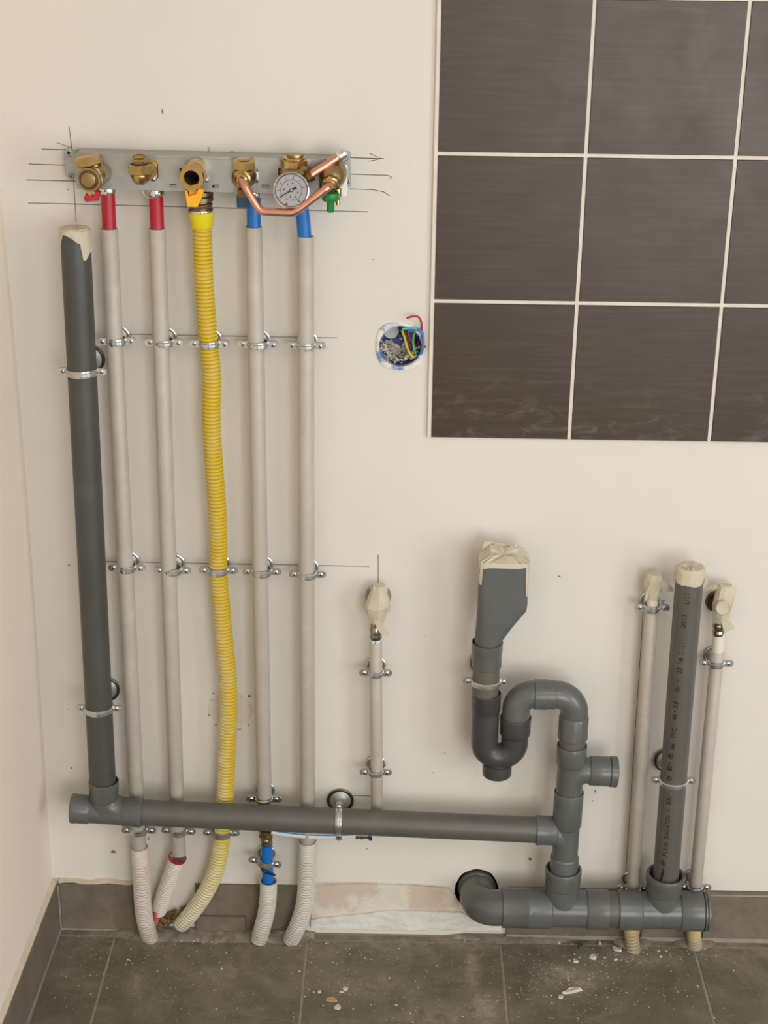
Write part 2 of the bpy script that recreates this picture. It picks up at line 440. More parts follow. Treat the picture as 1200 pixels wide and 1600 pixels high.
def root_loc(o):
    l = Vector((0, 0, 0))
    while o is not None:
        l += o.location; o = o.parent
    return l
def obj(name, mb, mats, parent=None, smooth=True, label=None, kind=None, angle=38):
    me = mb.mesh(name, mats, smooth, root_loc(parent), angle)
    o = bpy.data.objects.new(name, me); COL.objects.link(o)
    if parent is not None: o.parent = parent
    if label: o['label'] = label
    if kind: o['kind'] = kind
    return o
def tag(o, label, cat, group=None):
    o['label'] = label; o['category'] = cat
    if group: o['group'] = group
    return o
def thing(name, loc, label, cat, group=None):
    o = bpy.data.objects.new(name, None); COL.objects.link(o)
    o.empty_display_size = 0.02
    o.location = loc
    return tag(o, label, cat, group)
def struct(name, mb, mats, smooth=False, parent=None):
    return obj(name, mb, mats, parent, smooth, kind='structure' if parent is None else None)
def lerp(a, b, t): return Vector(a)*(1-t) + Vector(b)*t
def arc(c, e1, e2, r, a0, a1, n=10):
    c, e1, e2 = Vector(c), Vector(e1), Vector(e2)
    return [c + e1*r*math.cos(a0+(a1-a0)*i/n) + e2*r*math.sin(a0+(a1-a0)*i/n) for i in range(n+1)]
def spline(pts, per=8):
    P = [Vector(p) for p in pts]; out = []
    for i in range(len(P)-1):
        p0 = P[max(i-1, 0)]; p1 = P[i]; p2 = P[i+1]; p3 = P[min(i+2, len(P)-1)]
        for k in range(per):
            t = k/per
            out.append(0.5*((2*p1) + (p2-p0)*t + (2*p0-5*p1+4*p2-p3)*t*t + (3*p1-p0-3*p2+p3)*t**3))
    out.append(P[-1]); return out
def resample(path, step):
    P = [Vector(p) for p in path]; out = [P[0]]; acc = 0.0
    for a, b in zip(P, P[1:]):
        L = (b-a).length
        if L < 1e-9: continue
        s = step-acc
        while s <= L:
            out.append(a+(b-a)*(s/L)); s += step
        acc = L-(s-step)
    return out
def corr(path, r, pitch, depth, seg=20, cap=True):
    pts = resample(path, pitch/6)
    q_ = depth/r
    prof = (1.0, 1.0, 1.0, 1-q_*.75, 1-q_, 1-q_*.75)
    m_ = MB(); m_.tube(pts, [r*prof[i % 6] for i in range(len(pts))], seg, cap)
    for i in range(len(pts)-1):
        if i % 6 in (3, 4):
            for k in range(seg): m_.mi[i*seg+k] = 1
    return m_
def rrect(x0, x1, y0, y1, r, n=5):
    out = []
    for cx, cy, a in ((x1-r, y1-r, 0), (x0+r, y1-r, PI/2), (x0+r, y0+r, PI), (x1-r, y0+r, 3*PI/2)):
        for i in range(n+1):
            b = a+PI/2*i/n; out.append((cx+r*math.cos(b), cy+r*math.sin(b)))
    return out
X, Yv, Z = Vector((1, 0, 0)), Vector((0, 1, 0)), Vector((0, 0, 1))

# ------------------------------------------------------------------ setting: walls, floor, tiles
def fill_with_holes(mb, outer, holes, y, mi=0):
    bm = bmesh.new(); edges = []
    for loop in [outer]+holes:
        vs = [bm.verts.new((x, y, z)) for x, z in loop]
        for a, b in zip(vs, vs[1:]+vs[:1]): edges.append(bm.edges.new((a, b)))
    bmesh.ops.triangle_fill(bm, use_beauty=True, use_dissolve=False, edges=edges, normal=(0, -1, 0))
    bm.verts.index_update()
    mb.add([v.co[:] for v in bm.verts], [[v.index for v in f.verts] for f in bm.faces], mi)
    bm.free()
def circ(c, r, n=32, rz=None, jit=0.0):
    rz = rz or r
    out = []
    for k in range(n):
        a = 2*PI*k/n; j = 1+random.uniform(-jit, jit)
        out.append((c[0]+r*math.cos(a)*j, c[2]+rz*math.sin(a)*j))
    return out
BOX_C = (0.5847, 0.0000, 1.0196)
HOLE_C = (0.7265, 0.0000, 0.0903)
DRILL = (0.3494, 0.0000, 1.2894)
holes = [circ(BOX_C, 0.0325), circ(HOLE_C, 0.0365, 28, 0.0405, 0.03), circ(DRILL, 0.0042, 12)]
wb = MB()
wx0, wx1 = -0.12, RX1
fill_with_holes(wb, [(wx0, -0.02), (wx1, -0.02), (wx1, RZ), (wx0, RZ)], holes, 0.0)
for hl, dep in zip(holes, (0.06, 0.11, 0.03)):
    n = len(hl)
    vs = [(x, 0.0, z) for x, z in hl]+[(x, dep, z) for x, z in hl]
    wb.add(vs, [[k, (k+1) % n, n+(k+1) % n, n+k] for k in range(n)]+[[n+k for k in range(n)]], 1)
wb.add([(wx0, 0, -0.02), (wx1, 0, -0.02), (wx1, 0, RZ), (wx0, 0, RZ), (wx0, .12, -0.02), (wx1, .12, -0.02), (wx1, .12, RZ), (wx0, .12, RZ)],
       [[4, 7, 6, 5], [0, 4, 5, 1], [1, 5, 6, 2], [2, 6, 7, 3], [3, 7, 4, 0]], 0)
wall_back = struct('wall_back', wb, ['paint', 'hole_dark'])

# left wall, slightly bellied plaster
prof = [(-0.02, .0215), (.08, .0216), (.15, .0228), (.25, .0226), (.33, .0240), (.42, .0252), (.58, .0275), (.75, .0291), (.9, .0290), (1.05, .028), (1.23, .025), (1.6, .022), (RZ, .020)]
wl = MB(); ys = [0.0, -0.1, -0.3, -0.8, -2.0, RY]
vs = [(x+0.019*max(y, -0.8), y, z) for y in ys for z, x in prof]; n = len(prof)
fs = [[i*n+k, i*n+k+1, (i+1)*n+k+1, (i+1)*n+k] for i in range(len(ys)-1) for k in range(n-1)]
wl.add(vs, fs)
o_ = len(ys)*n
wl.add([(-0.12, 0, -0.02), (-0.12, RY, -0.02), (-0.12, RY, RZ), (-0.12, 0, RZ)], [[0, 1, 2, 3]])
wall_left = struct('wall_left', wl, 'paint_side', smooth=True)
wrt = MB(); y0, y1, z0, z1 = WIN_FILL; xr_ = RX1+0.06
wrt.box((xr_, (RY+y0)/2, RZ/2), (.12, y0-RY, RZ)); wrt.box((xr_, y1/2, RZ/2), (.12, -y1, RZ))
wrt.box((xr_, (y0+y1)/2, z0/2), (.12, y1-y0, z0)); wrt.box((xr_, (y0+y1)/2, (z1+RZ)/2), (.12, y1-y0, RZ-z1))
struct('wall_right', wrt, 'rear_paint')
wf = MB()
for yy in (y0+.03, y1-.03, (y0+y1)/2): wf.box((RX1-.015, yy, (z0+z1)/2), (.05, .06, z1-z0))
for zz in (z0+.03, z1-.03): wf.box((RX1-.0155, (y0+y1)/2, zz), (.049, y1-y0, .06))
struct('added_side_window', wf, 'plastic_white')  # frame of the added side opening
x0, x1, z0, z1 = WIN
wr = MB()
yr = RY-0.06
wr.box((( -0.12+x0)/2, yr, RZ/2), (x0+0.12, .12, RZ)); wr.box(((x1+RX1)/2, yr, RZ/2), (RX1-x1, .12, RZ))
wr.box(((x0+x1)/2, yr, z0/2), (x1-x0, .12, z0)); wr.box(((x0+x1)/2, yr, (z1+RZ)/2), (x1-x0, .12, RZ-z1))
struct('wall_rear', wr, 'rear_paint')
wf = MB()
for a, b in (((x0+.03, z0+(z1-z0)/2), (.06, z1-z0)), ((x1-.03, z0+(z1-z0)/2), (.06, z1-z0)), (((x0+x1)/2, z0+.03), (x1-x0-.12, .06)), (((x0+x1)/2, z1-.03), (x1-x0-.12, .06)), (((x0+x1)/2, (z0+z1)/2), (.07, z1-z0-.12))):
    wf.box((a[0], RY+0.015, a[1]), (b[0], .05, b[1]))
struct('window_1', wf, 'plastic_white')
struct('ceiling', MB().box((RX1/2, RY/2, RZ+0.05), (RX1+0.3, -RY+0.3, 0.1)), 'ceiling_paint')

# floor slab (its top shows as the grout) and its tiles
FP = 0.3219; FX0 = 0.1245; FY0 = -0.0225; J = 0.0045
floor = struct('floor', MB().box((RX1/2, RY/2, -0.0512), (RX1+0.2, -RY+0.2, 0.1)), 'grout_floor')
def tile_mb(sx, sy, sz, bv=0.0012):
    t_ = MB()
    t_.prism([(-sx/2, -sy/2), (sx/2, -sy/2), (sx/2, sy/2), (-sx/2, sy/2)], (0, 0, 0), X, Yv, Z*sz, bevel=bv)
    return t_
cache = {}
def place_tile(name, cx, cy, cz, sx, sy, sz, mat, parent, rot=None, bv=0.0012):
    key = (round(sx, 4), round(sy, 4), sz, mat)
    if key not in cache: cache[key] = tile_mb(sx, sy, sz, bv).mesh(name, mat, False)
    o = bpy.data.objects.new(name, cache[key]); COL.objects.link(o)
    o.location = (cx, cy, cz); o.parent = parent
    if rot: o.rotation_euler = rot
    return o
xs = [RX0-0.002]+[FX0+FP*i for i in range(0, 11)]
ysj = [FY0-FP*i for i in range(0, 15)]
for xa, xb in zip(xs, xs[1:]):
    if xa < 0.05: xa += 0.0015
    strip = place_tile('floor_tile', (xa+xb)/2, (FY0+J/2-0.0085)/2, -0.0012, xb-xa-J, abs(FY0+J/2+0.0085), 0.0012, 'floor_tile', floor, bv=0.0006)
    for ya, yb in zip(ysj, ysj[1:]):
        place_tile('floor_tile', (xa+xb)/2, (ya+yb)/2, -0.0012, xb-xa-J, ya-yb-J, 0.0012, 'floor_tile', floor, bv=0.0006)

# wall tiles with wide white joints
TX0, TS, TZ1, TP = 0.6299, 0.2050, 1.2953, 0.2067
GW = 0.0052
g = MB()
gx1 = TX0+TS*4; gz0 = TZ1-2*TP+GW/2-0.001; gz1 = TZ1+2*TP
g.prism([(TX0-0.0035, gz0), (gx1, gz0), (gx1, gz1), (TX0-0.0035, gz1)], (0, 0, 0), X, Z, Yv*-0.0062, bevel=0.0015)
obj('grout', g, 'grout_white', wall_back, smooth=False)
def wt_mesh(w, h):
    t_ = MB()
    t_.prism([(-w/2, -h/2), (w/2, -h/2), (w/2, h/2), (-w/2, h/2)], (0, 0, 0), X, Z, Yv*-0.0072, bevel=0.0012)
    return t_.mesh('wall_tile', 'glazed_tile', False)
wtm = wt_mesh(TS-GW, TP-GW)
for i in range(4):
    for k in range(-2, 2):
        o = bpy.data.objects.new('wall_tile', wtm); COL.objects.link(o); o.parent = wall_back
        o.location = (TX0+TS*(i+0.5), -0.0008+random.uniform(-2e-4, 2e-4), TZ1+TP*(k+0.5))
        o.rotation_euler = (random.uniform(-.0015, .0015), 0, random.uniform(-.002, .002))

# skirting of cut floor tile: back wall pieces
bb = struct('baseboard_back', MB().box((1.9, -0.004, 0.0455), (1.3, 0.008, 0.087)), 'base_tile')
def bb_piece(xa, xb, z0=0.004, z1=0.0945, d=0.008, y0=0.0, tilt=None):
    m_ = MB(); m_.prism([(xa, z0), (xb, z0), (xb, z1), (xa, z1)], (0, y0, 0), X, Z, Yv*-d, bevel=0.0012)
    o = obj('baseboard_tile', m_, 'base_tile', bb, smooth=False)
    return o
pL = [(0.0334, -0.0080, 0.0900), (0.1630, -0.0080, 0.0889)]
bb_piece(pL[0][0], pL[1][0], 0.004, 0.0925)
bb_piece(0.2585, 0.4285, 0.0075, 0.0935, d=0.006)
bb_piece(0.2585, 0.3420, 0.0060, 0.0350, d=0.0115)
bb_piece(0.7785, 0.9755, 0.008, 0.0975); bb_piece(1.0035, 1.0790, 0.008, 0.0975); bb_piece(1.1060, 1.2480, 0.008, 0.0975)
et = MB()
for xa, xb in ((0.7785, 0.9755), (1.0035, 1.0790), (1.1060, 1.2480)): et.box(((xa+xb)/2, -.0083, .0935), (xb-xa, .0014, .0030))
obj('edge_highlight', et, 'grout_floor', bb, smooth=False)  # pale strip painted in as the highlight along the tiles' front edge
# skirting bed and painted-over joint lines
gm = MB()
for xa, xb in ((0.7785, 0.9755), (1.0035, 1.0790), (1.1060, 1.2480)):
    gm.prism([(xa, 0.0), (xb, 0.0), (xb, 0.008), (xa, 0.008)], (0, 0, 0), X, Z, Yv*-0.0085)
gm.prism([(pL[0][0], 0), (pL[1][0], 0), (pL[1][0], .004), (pL[0][0], .004)], (0, 0, 0), X, Z, Yv*-0.0075)
obj('joint', gm, 'grout_floor', bb, smooth=False)
ck = MB()
pts = [(92+i*10.2, 1382-2.5*math.sin(i*1.1)+i*0.1, ) for i in range(13)]
ring = []
def strip(mb, path, w, h, y0=0.0):
    # thin bead along a wall path: path of (x, z)
    P = [Vector((p[0], y0, p[1])) for p in path]; rows = []
    for i, p in enumerate(P):
        t_ = (P[min(i+1, len(P)-1)]-P[max(i-1, 0)]).normalized(); nrm = Vector((-t_.z, 0, t_.x))
        ww = w[i] if isinstance(w, list) else w
        rows.append([p-nrm*ww/2, p-nrm*ww/4+Vector((0, -h, 0)), p+nrm*ww/4+Vector((0, -h, 0)), p+nrm*ww/2])
    vs = [v for r in rows for v in r]; n = 4
    fs = [[i*n+k, i*n+k+1, (i+1)*n+k+1, (i+1)*n+k] for i in range(len(rows)-1) for k in range(3)]
    fs += [[0, 1, 2, 3], [len(vs)-4, len(vs)-3, len(vs)-2, len(vs)-1]]
    mb.add(vs, fs)
xx = [pL[0][0]+(pL[1][0]-pL[0][0])*i/14 for i in range(15)]
strip(ck, [(x, 0.0955+0.0015*math.sin(i*0.9)+random.uniform(-.0006, .0006)) for i, x in enumerate(xx)], [0.007+random.uniform(-.002, .002) for _ in xx], 0.0075)
obj('caulk', ck, 'caulk', bb)
# left wall skirting
bl = struct('baseboard_left', MB().box((0.0155-0.012, -3.0, 0.046), (0.024, 2.6, 0.092)), 'base_tile')
bl.location = (0, 0, 0)
for i, (ya, yb) in enumerate(((-0.0088, -0.338), (-0.341, -0.66), (-0.663, -0.985), (-0.988, -1.31), (-1.313, -1.69))):
    m_ = MB()
    fa, fb = 0.0308+0.019*max(ya, -.8), 0.0308+0.019*max(yb, -.8)
    t_ = 0.010
    lo, hi = 0.004, 0.0925
    e = 0.0012
    vs = [(fa-t_, ya, lo), (fa, ya, lo), (fa, ya, hi-e), (fa-e, ya, hi), (fa-t_, ya, hi), (fb-t_, yb, lo), (fb, yb, lo), (fb, yb, hi-e), (fb-e, yb, hi), (fb-t_, yb, hi)]
    m_.add(vs, [[k, (k+1) % 5, 5+(k+1) % 5, 5+k] for k in range(5)]+[[4, 3, 2, 1, 0], [5, 6, 7, 8, 9]])
    obj('baseboard_tile', m_, 'base_tile', bl, smooth=False)
jm = MB()
jm.prism([(0.0, 0), (-0.9, 0), (-0.9, .0045), (0.0, .0045)], (0.022, -0.009, 0), Vector((0.019, 1, 0)), Z, Vector((0.0105, 0, 0)))
# two joint beads in the corner between the skirtings
jm.box((0.0325, -0.0098, 0.046), (0.0028, 0.0026, 0.088)); jm.box((0.0272, -0.0125, 0.05), (0.0024, 0.003, 0.08))
obj('joint', jm, 'grout_floor', bl, smooth=False)
cl = MB()
ya = [-0.005-0.06*i for i in range(16)]
rows = []
for y in ya:
    fx = 0.0308+0.019*y
    w = 0.005+random.uniform(-.001, .0015)
    rows.append([Vector((fx-0.0105, y, 0.0920)), Vector((fx-0.0015, y, 0.0935)), Vector((fx-0.004, y, 0.0965)), Vector((fx-0.0095, y, 0.0925+w+0.004))])
cl.loft([[*r] for r in rows], True)
obj('caulk', cl, 'caulk', bl)

# bare plaster where skirting is missing
def relief_patch(name, poly, y0, amp, mats, parent, res=0.004, edge=0.0, seed=0):
    # polygonal patch with a fine uneven surface, a few mm proud of the wall
    bm = bmesh.new()
    vs = [bm.verts.new((x, -y0, z)) for x, z in poly]
    es = [bm.edges.new((a, b)) for a, b in zip(vs, vs[1:]+vs[:1])]
    bmesh.ops.triangle_fill(bm, use_beauty=True, edges=es, normal=(0, -1, 0))
    for _ in range(3): bmesh.ops.subdivide_edges(bm, edges=[e for e in bm.edges if e.calc_length() > res], cuts=1, use_grid_fill=True)
    bmesh.ops.triangulate(bm, faces=bm.faces)
    rnd = random.Random(seed)
    for v in bm.verts: v.co.y -= rnd.uniform(0, amp)
    ext = bmesh.ops.extrude_face_region(bm, geom=bm.faces[:])
    for v in [g_ for g_ in ext['geom'] if isinstance(g_, bmesh.types.BMVert)]: v.co.y = -0.00005
    bm.verts.index_update()
    mb = MB(); mb.add([v.co[:] for v in bm.verts], [[v.index for v in f.verts] for f in bm.faces]); bm.free()
    return obj(name, mb, mats, parent)
def w2(pts): return [(p[0], p[2]) for p in pts]
relief_patch('bare_plaster', w2([(0.4525, -0.0010, 0.0940), (0.5300, -0.0010, 0.0982), (0.6149, -0.0010, 0.0975), (0.6829, -0.0010, 0.0926), (0.6918, -0.0010, 0.0776), (0.7011, -0.0010, 0.0523), (0.7665, -0.0010, 0.0152), (0.7668, -0.0010, 0.0075), (0.6164, -0.0010, 0.0093), (0.4520, -0.0010, 0.0096)]), 0.0012, 0.0012, 'bare_plaster', wall_back, 0.012, seed=1)
relief_patch('plaster_ridge', w2([(0.4512, -0.0040, 0.0286), (0.4823, -0.0040, 0.0344), (0.5304, -0.0040, 0.0406), (0.5837, -0.0040, 0.0494), (0.6264, -0.0040, 0.0491), (0.7032, -0.0040, 0.0482), (0.7284, -0.0040, 0.0295), (0.7661, -0.0040, 0.0213), (0.7664, -0.0040, 0.0136), (0.6164, -0.0040, 0.0103), (0.4511, -0.0040, 0.0105)]), 0.0045, 0.0028, 'bare_plaster_light', wall_back, 0.012, seed=2)
rm = MB()
strip(rm, w2([(0.4556, 0.0000, 0.0972), (0.5299, 0.0000, 0.1000), (0.6149, 0.0000, 0.0993), (0.6839, 0.0000, 0.0945)]), 0.0035, 0.0015)
obj('caulk', rm, 'bare_plaster', wall_back)
# strips of adhesive under the missing skirting
am = MB()
for a, b in ((((490, 1458)), (565, 1457)), ((610, 1460), (700, 1461))): pass
# round filled patch on the wall behind the yellow hose
cc = (0.3254, 0.0000, 0.4209)
pm = []
for k in range(26):
    a = 2*PI*k/26; rr = 0.0335*(1+0.05*math.cos(4*a)+random.uniform(-.02, .02))
    pm.append((cc[0]+rr*math.cos(a), cc[2]+rr*math.sin(a)))
relief_patch('wall_filler', pm, 0.0006, 0.0005, 'filler', wall_back, 0.01, seed=3)
fm = MB()
ring = [(p[0], p[1]) for p in pm]+[pm[0]]
strip(fm, ring, 0.0022, 0.0012)
obj('filler_edge', fm, 'filler', wall_back)
sm = MB()
def blot(mb, c, rx, rz, n=7, y=-0.0002, th=0.0006):
    pts = []
    for k in range(n):
        a = 2*PI*k/n; j = random.uniform(.65, 1.2); pts.append((c[0]+rx*j*math.cos(a), c[2]+rz*j*math.sin(a)))
    mb.prism(pts, (0, y, 0), X, Z, Yv*-th)
for x, y, rx, rz in ((334, 1083, 2.2, 1.2), (390, 1087, 2.5, 2.5), (327, 1117, 1, 2.4), (337, 1132, 1.6, 1.4), (388, 1133, 1.2, 1.2), (374, 1139, 5, .8), (331, 1093, .8, .8), (372, 1096, 2.5, .4)):
    pass
for p, rx, rz in (((0.2999, 0.0000, 0.4502), .0020, .0012), ((0.3563, 0.0000, 0.4467), .0022, .0024), ((0.2916, 0.0000, 0.4110), .001, .0024), ((0.3013, 0.0000, 0.3939), .0016, .0014), ((0.3532, 0.0000, 0.3938), .0012, .0012), ((0.3388, 0.0000, 0.3865), .0045, .0007), ((0.2955, 0.0000, 0.4387), .0008, .0008)):
    blot(sm, p, rx, rz, y=-0.0009)
# specks and smudges on the paint
for p, rx, rz in (((0.2554, 0.0000, 1.3458), .0012, .003), ((0.1191, 0.0000, 1.2378), .001, .001), ((0.6667, 0.0000, 0.3498), .001, .001), ((0.6316, 0.0000, 0.5551), .0009, .0009), ((0.6481, 0.0000, 0.3129), .0009, .0009), ((0.7189, 0.0000, 0.3178), .0009, .001), ((0.0850, 0.0000, 0.6666), .002, .0008), ((0.0683, 0.0000, 0.4171), .0012, .001), ((0.5432, 0.0000, 0.1665), .0012, .001), ((0.9109, 0.0000, 0.2836), .0012, .0026), ((0.9079, 0.0000, 0.2656), .001, .0016), ((0.8117, 0.0000, 0.1523), .0035, .003), ((0.1266, 0.0000, 0.1516), .0045, .003), ((0.1849, 0.0000, 0.1788), .002, .002), ((0.0667, 0.0000, 0.3095), .0014, .0014), ((0.8330, 0.0000, 0.6618), .0022, .0008), ((0.5448, 0.0000, 1.1459), .0008, .0008), ((0.6099, 0.0000, 0.4321), .0007, .0007)):
    blot(sm, p, rx, rz)
obj('wall_specks', sm, 'smudge', wall_back, smooth=False, kind='stuff')

# setting-out lines pencilled on the paint, then one painted strip of shade
def pencil_or_shade(pts, w=0.0010):
    m_ = MB(); strip(m_, w2(pts), w, 0.00018, y0=-0.00002)
    obj('pencil_or_shade_line', m_, 'pencil_or_shade', wall_back, smooth=False)
pencil_or_shade([(0.0863, 0.0000, 1.2927), (0.2938, 0.0000, 1.2894), (0.5585, 0.0000, 1.2862)], .0012)
pencil_or_shade([(0.5390, 0.0000, 1.2929), (0.5558, 0.0000, 1.2861), (0.5374, 0.0000, 1.2824)], .0011)
pencil_or_shade([(0.0671, 0.0000, 1.2723), (0.1167, 0.0000, 1.2713)], .0011); pencil_or_shade([(0.0620, 0.0000, 1.2503), (0.1305, 0.0000, 1.2495)], .0012)
pencil_or_shade([(0.0623, 0.0000, 1.2183), (0.2913, 0.0000, 1.2158), (0.5370, 0.0000, 1.2126)], .0011)
pencil_or_shade([(0.5127, 0.0000, 1.2645), (0.5641, 0.0000, 1.2635), (0.5703, 0.0000, 1.2610), (0.5659, 0.0000, 1.2591)], .0011); pencil_or_shade([(0.5110, 0.0000, 1.2443), (0.5448, 0.0000, 1.2434), (0.5590, 0.0000, 1.2405), (0.5671, 0.0000, 1.2353)], .0010)
pencil_or_shade([(0.1262, 0.0000, 1.3235), (0.1279, 0.0000, 1.2941), (0.1279, 0.0000, 1.1924)], .0010); pencil_or_shade([(0.1081, 0.0000, 1.3017), (0.1280, 0.0000, 1.2950)], .0008)
pencil_or_shade([(0.3161, 0.0000, 1.2993), (0.3171, 0.0000, 1.2872), (0.3188, 0.0000, 1.2985)], .0009)
pencil_or_shade([(0.1836, 0.0000, 1.0315), (0.4943, 0.0000, 1.0306)], .0009); pencil_or_shade([(0.1411, 0.0000, 0.6735), (0.5433, 0.0000, 0.6726)], .0010)
pencil_or_shade([(0.5567, 0.0000, 0.6920), (0.5572, 0.0000, 0.6440)], .0012); pencil_or_shade([(0.5207, 0.0000, 0.2673), (0.5497, 0.0000, 0.2667)], .0012)
pencil_or_shade([(0.9648, 0.0000, 0.6050), (0.9712, 0.0000, 0.0956)], .0009)  # shade beside the conduit, drawn as a dark strip on the wall

# mortar around the hoses where skirting was cut away
mo = MB()
def bed(mb, pts_front, y_back, h_back, nx=40, ny=5, seed=0):
    rnd = random.Random(seed); rows = []
    xa, xb = pts_front[0][0], pts_front[-1][0]
    vs = []
    for i in range(nx+1):
        x = xa+(xb-xa)*i/nx
        # front edge by linear interpolation
        for a, b in zip(pts_front, pts_front[1:]):
            if a[0] <= x <= b[0]: yf = a[1]+(b[1]-a[1])*(x-a[0])/(b[0]-a[0]); break
        e = min(1, min(i, nx-i)/3)
        for k in range(ny+1):
            t_ = k/ny
            y = yf+(y_back-yf)*t_
            z = (0.0004+h_back*t_**0.8*e)+rnd.uniform(-.0008, .0012)*(1 if 0 < k < ny else .2)*e
            vs.append((x+rnd.uniform(-.0015, .0015), y+rnd.uniform(-.001, .001), z))
    n = ny+1
    mb.add(vs, [[i*n+k, (i+1)*n+k, (i+1)*n+k+1, i*n+k+1] for i in range(nx) for k in range(ny)])
bed(mo, [((0.1143, -0.0240, 0.0000)[0], -0.024), ((0.1819, -0.0459, 0.0000)[0], -0.036), ((0.2881, -0.0462, 0.0000)[0], -0.034), ((0.4362, -0.0419, 0.0000)[0], -0.034), ((0.4582, -0.0174, 0.0000)[0], -0.020)], 0.0, 0.006, seed=3)
obj('mortar', mo, 'mortar', floor, kind='stuff')
for px, (fa, fb) in (('a', ((0.9573, -0.0267, 0.0000), (1.0214, -0.0248, -0.0000))), ('b', ((1.0588, -0.0237, 0.0000), (1.1283, -0.0217, 0.0000)))):
    m2 = MB(); bed(m2, [(fa[0], -0.018), ((fa[0]+fb[0])/2, -0.047 if px == 'a' else -0.036), (fb[0], -0.016)], -0.001, 0.007, 16, 5, seed=5)
    obj('mortar', m2, 'mortar', floor, kind='stuff')
m3 = MB(); bed(m3, [((0.6812, 0.0030, 0.0000)[0], -0.010), ((0.7560, -0.0086, -0.0000)[0], -0.024), ((0.8512, -0.0230, 0.0000)[0], -0.022), ((0.8996, -0.0181, -0.0000)[0], -0.012)], -0.004, 0.004, 22, 4, seed=8)
obj('mortar', m3, 'mortar', floor, kind='stuff')
# brown foam and rubble in the gap between the hoses
fo = MB(); rnd = random.Random(4)
for k in range(46):
    t_ = rnd.random()
    c = lerp((0.1906, -0.0060, 0.0192), (0.2657, -0.0040, 0.0604), t_)+Vector((0, rnd.uniform(-.006, .004), rnd.uniform(-.018, .004)*(1-.5*t_)))
    c.z = max(c.z, .004)
    r = rnd.uniform(.004, .0085)
    vs = [c+Vector((rnd.uniform(.7, 1.2)*sx*r, 0, 0)) for sx in (-1, 1)]+[c+Vector((0, rnd.uniform(.7, 1.2)*sx*r, 0)) for sx in (-1, 1)]+[c+Vector((0, 0, rnd.uniform(.7, 1.2)*sx*r)) for sx in (-1, 1)]
    fo.add(vs, [[0, 2, 4], [2, 1, 4], [1, 3, 4], [3, 0, 4], [2, 0, 5], [1, 2, 5], [3, 1, 5], [0, 3, 5]])
obj('foam_rubble', fo, 'foam', wall_back, smooth=False, kind='stuff')

# ------------------------------------------------------------------ pipe clips
DD, DC = 0.064, 0.030          # distance of drain axes and of conduit axes from the wall
def clip_meshes(r, ear, ring_h=0.0100):
    # local axes: pipe along Z, wall towards +Y, ears along X
    secs = [(0.0002, -ring_h/2), (0.0014, -ring_h/2), (0.0015, -ring_h*.30), (0.0029, -ring_h*.20), (0.0029, ring_h*.20), (0.0015, ring_h*.30), (0.0014, ring_h/2), (0.0002, ring_h/2)]
    out = {}
    for nm, sgn in (('front_strap', -1), ('back_strap', 1)):
        mb = MB(); rows = []
        na = 16
        for i in range(na+1):
            a = PI*i/na
            d = Vector((math.cos(a), sgn*math.sin(a), 0))
            rows.append([d*(r+s[0])+Z*s[1] for s in secs])
        n = len(secs)
        vs = [v for r_ in rows for v in r_]
        mb.add(vs, [[i*n+k, i*n+(k+1) % n, (i+1)*n+(k+1) % n, (i+1)*n+k] for i in range(na) for k in range(n)]+[list(range(n)), [na*n+k for k in range(n)]])
        for s in (-1, 1):
            hw = ring_h*0.52; xe = r+ear; x_in = r+0.0004
            poly = [(s*x_in, -hw), (s*(xe-.001), -hw)]+[(s*(xe-.001+hw*math.sin(PI*k/6)*0.9), -hw*math.cos(PI*k/6)) for k in range(1, 6)]+[(s*(xe-.001), hw), (s*x_in, hw)]
            mb.prism(poly, (0, sgn*0.0004, 0), X, Z, Yv*sgn*0.0016, bevel=0.0003)
        out[nm] = mb.mesh(nm, 'zinc', True)
    mb = MB()
    sx = 0.0
    R = 0.0034
    mb.lathe([(0, 0), (R, 0), (R, 0.0008), (R*.85, 0.0014), (R*.45, 0.0018), (0, 0.0019)], (0, -0.0020, 0), (0, -1, 0), 16)
    mb.lathe([(0, 0), (.0018, 0), (.0018, .010), (0, .010)], (0, -0.002, 0), (0, 1, 0), 8)
    mb.box((0, -0.0037, 0), (0.0040, 0.0008, 0.0011), mi=1); mb.box((0, -0.0037, 0), (0.0011, 0.0008, 0.0040), mi=1)
    out['screw'] = mb.mesh('screw', ['zinc', 'steel_dark'], True)
    return out
CLIPM = {}
ROSM = {}
def rosette_mesh(R, reach):
    key = (R, round(reach, 4))
    if key not in ROSM:
        mb = MB()
        mb.lathe([(0, 0), (R, 0), (R, .0035), (R-.0012, .0048), (R-.0030, .0048), (R-.0042, .0036), (R*.45, .0062), (.0075, .0085), (.0070, .0098), (0, .0098)], (0, 0, 0), (0, -1, 0), 32)
        a = mb.mesh('wall_disc', 'zinc_disc', True)
        rings = MB(); rings.lathe([(R-.0046, .0030), (R+.0002, .0030), (R+.0002, .0042), (R-.0012, .0052), (R-.0030, .0052), (R-.0046, .0040), (R-.0046, .0030)], (0, 0, 0), (0, -1, 0), 32)
        b = rings.mesh('disc_rim', 'steel_dark' if R > .018 else 'zinc', True)
        rod = MB(); rod.lathe([(0, 0.009), (.0036, 0.009)]+[(.0036 if k % 2 else .0031, .010+.0009*k) for k in range(max(1, int((reach-.010)/.0009)))]+[(.0034, reach), (0, reach)], (0, 0, 0), (0, -1, 0), 10)
        c = rod.mesh('threaded_rod', 'zinc', True)
        ROSM[key] = (a, b, c)
    return ROSM[key]
def link(name, me, parent, loc=(0, 0, 0), rot=(0, 0, 0)):
    o = bpy.data.objects.new(name, me); COL.objects.link(o); o.parent = parent; o.location = loc; o.rotation_euler = rot
    return o
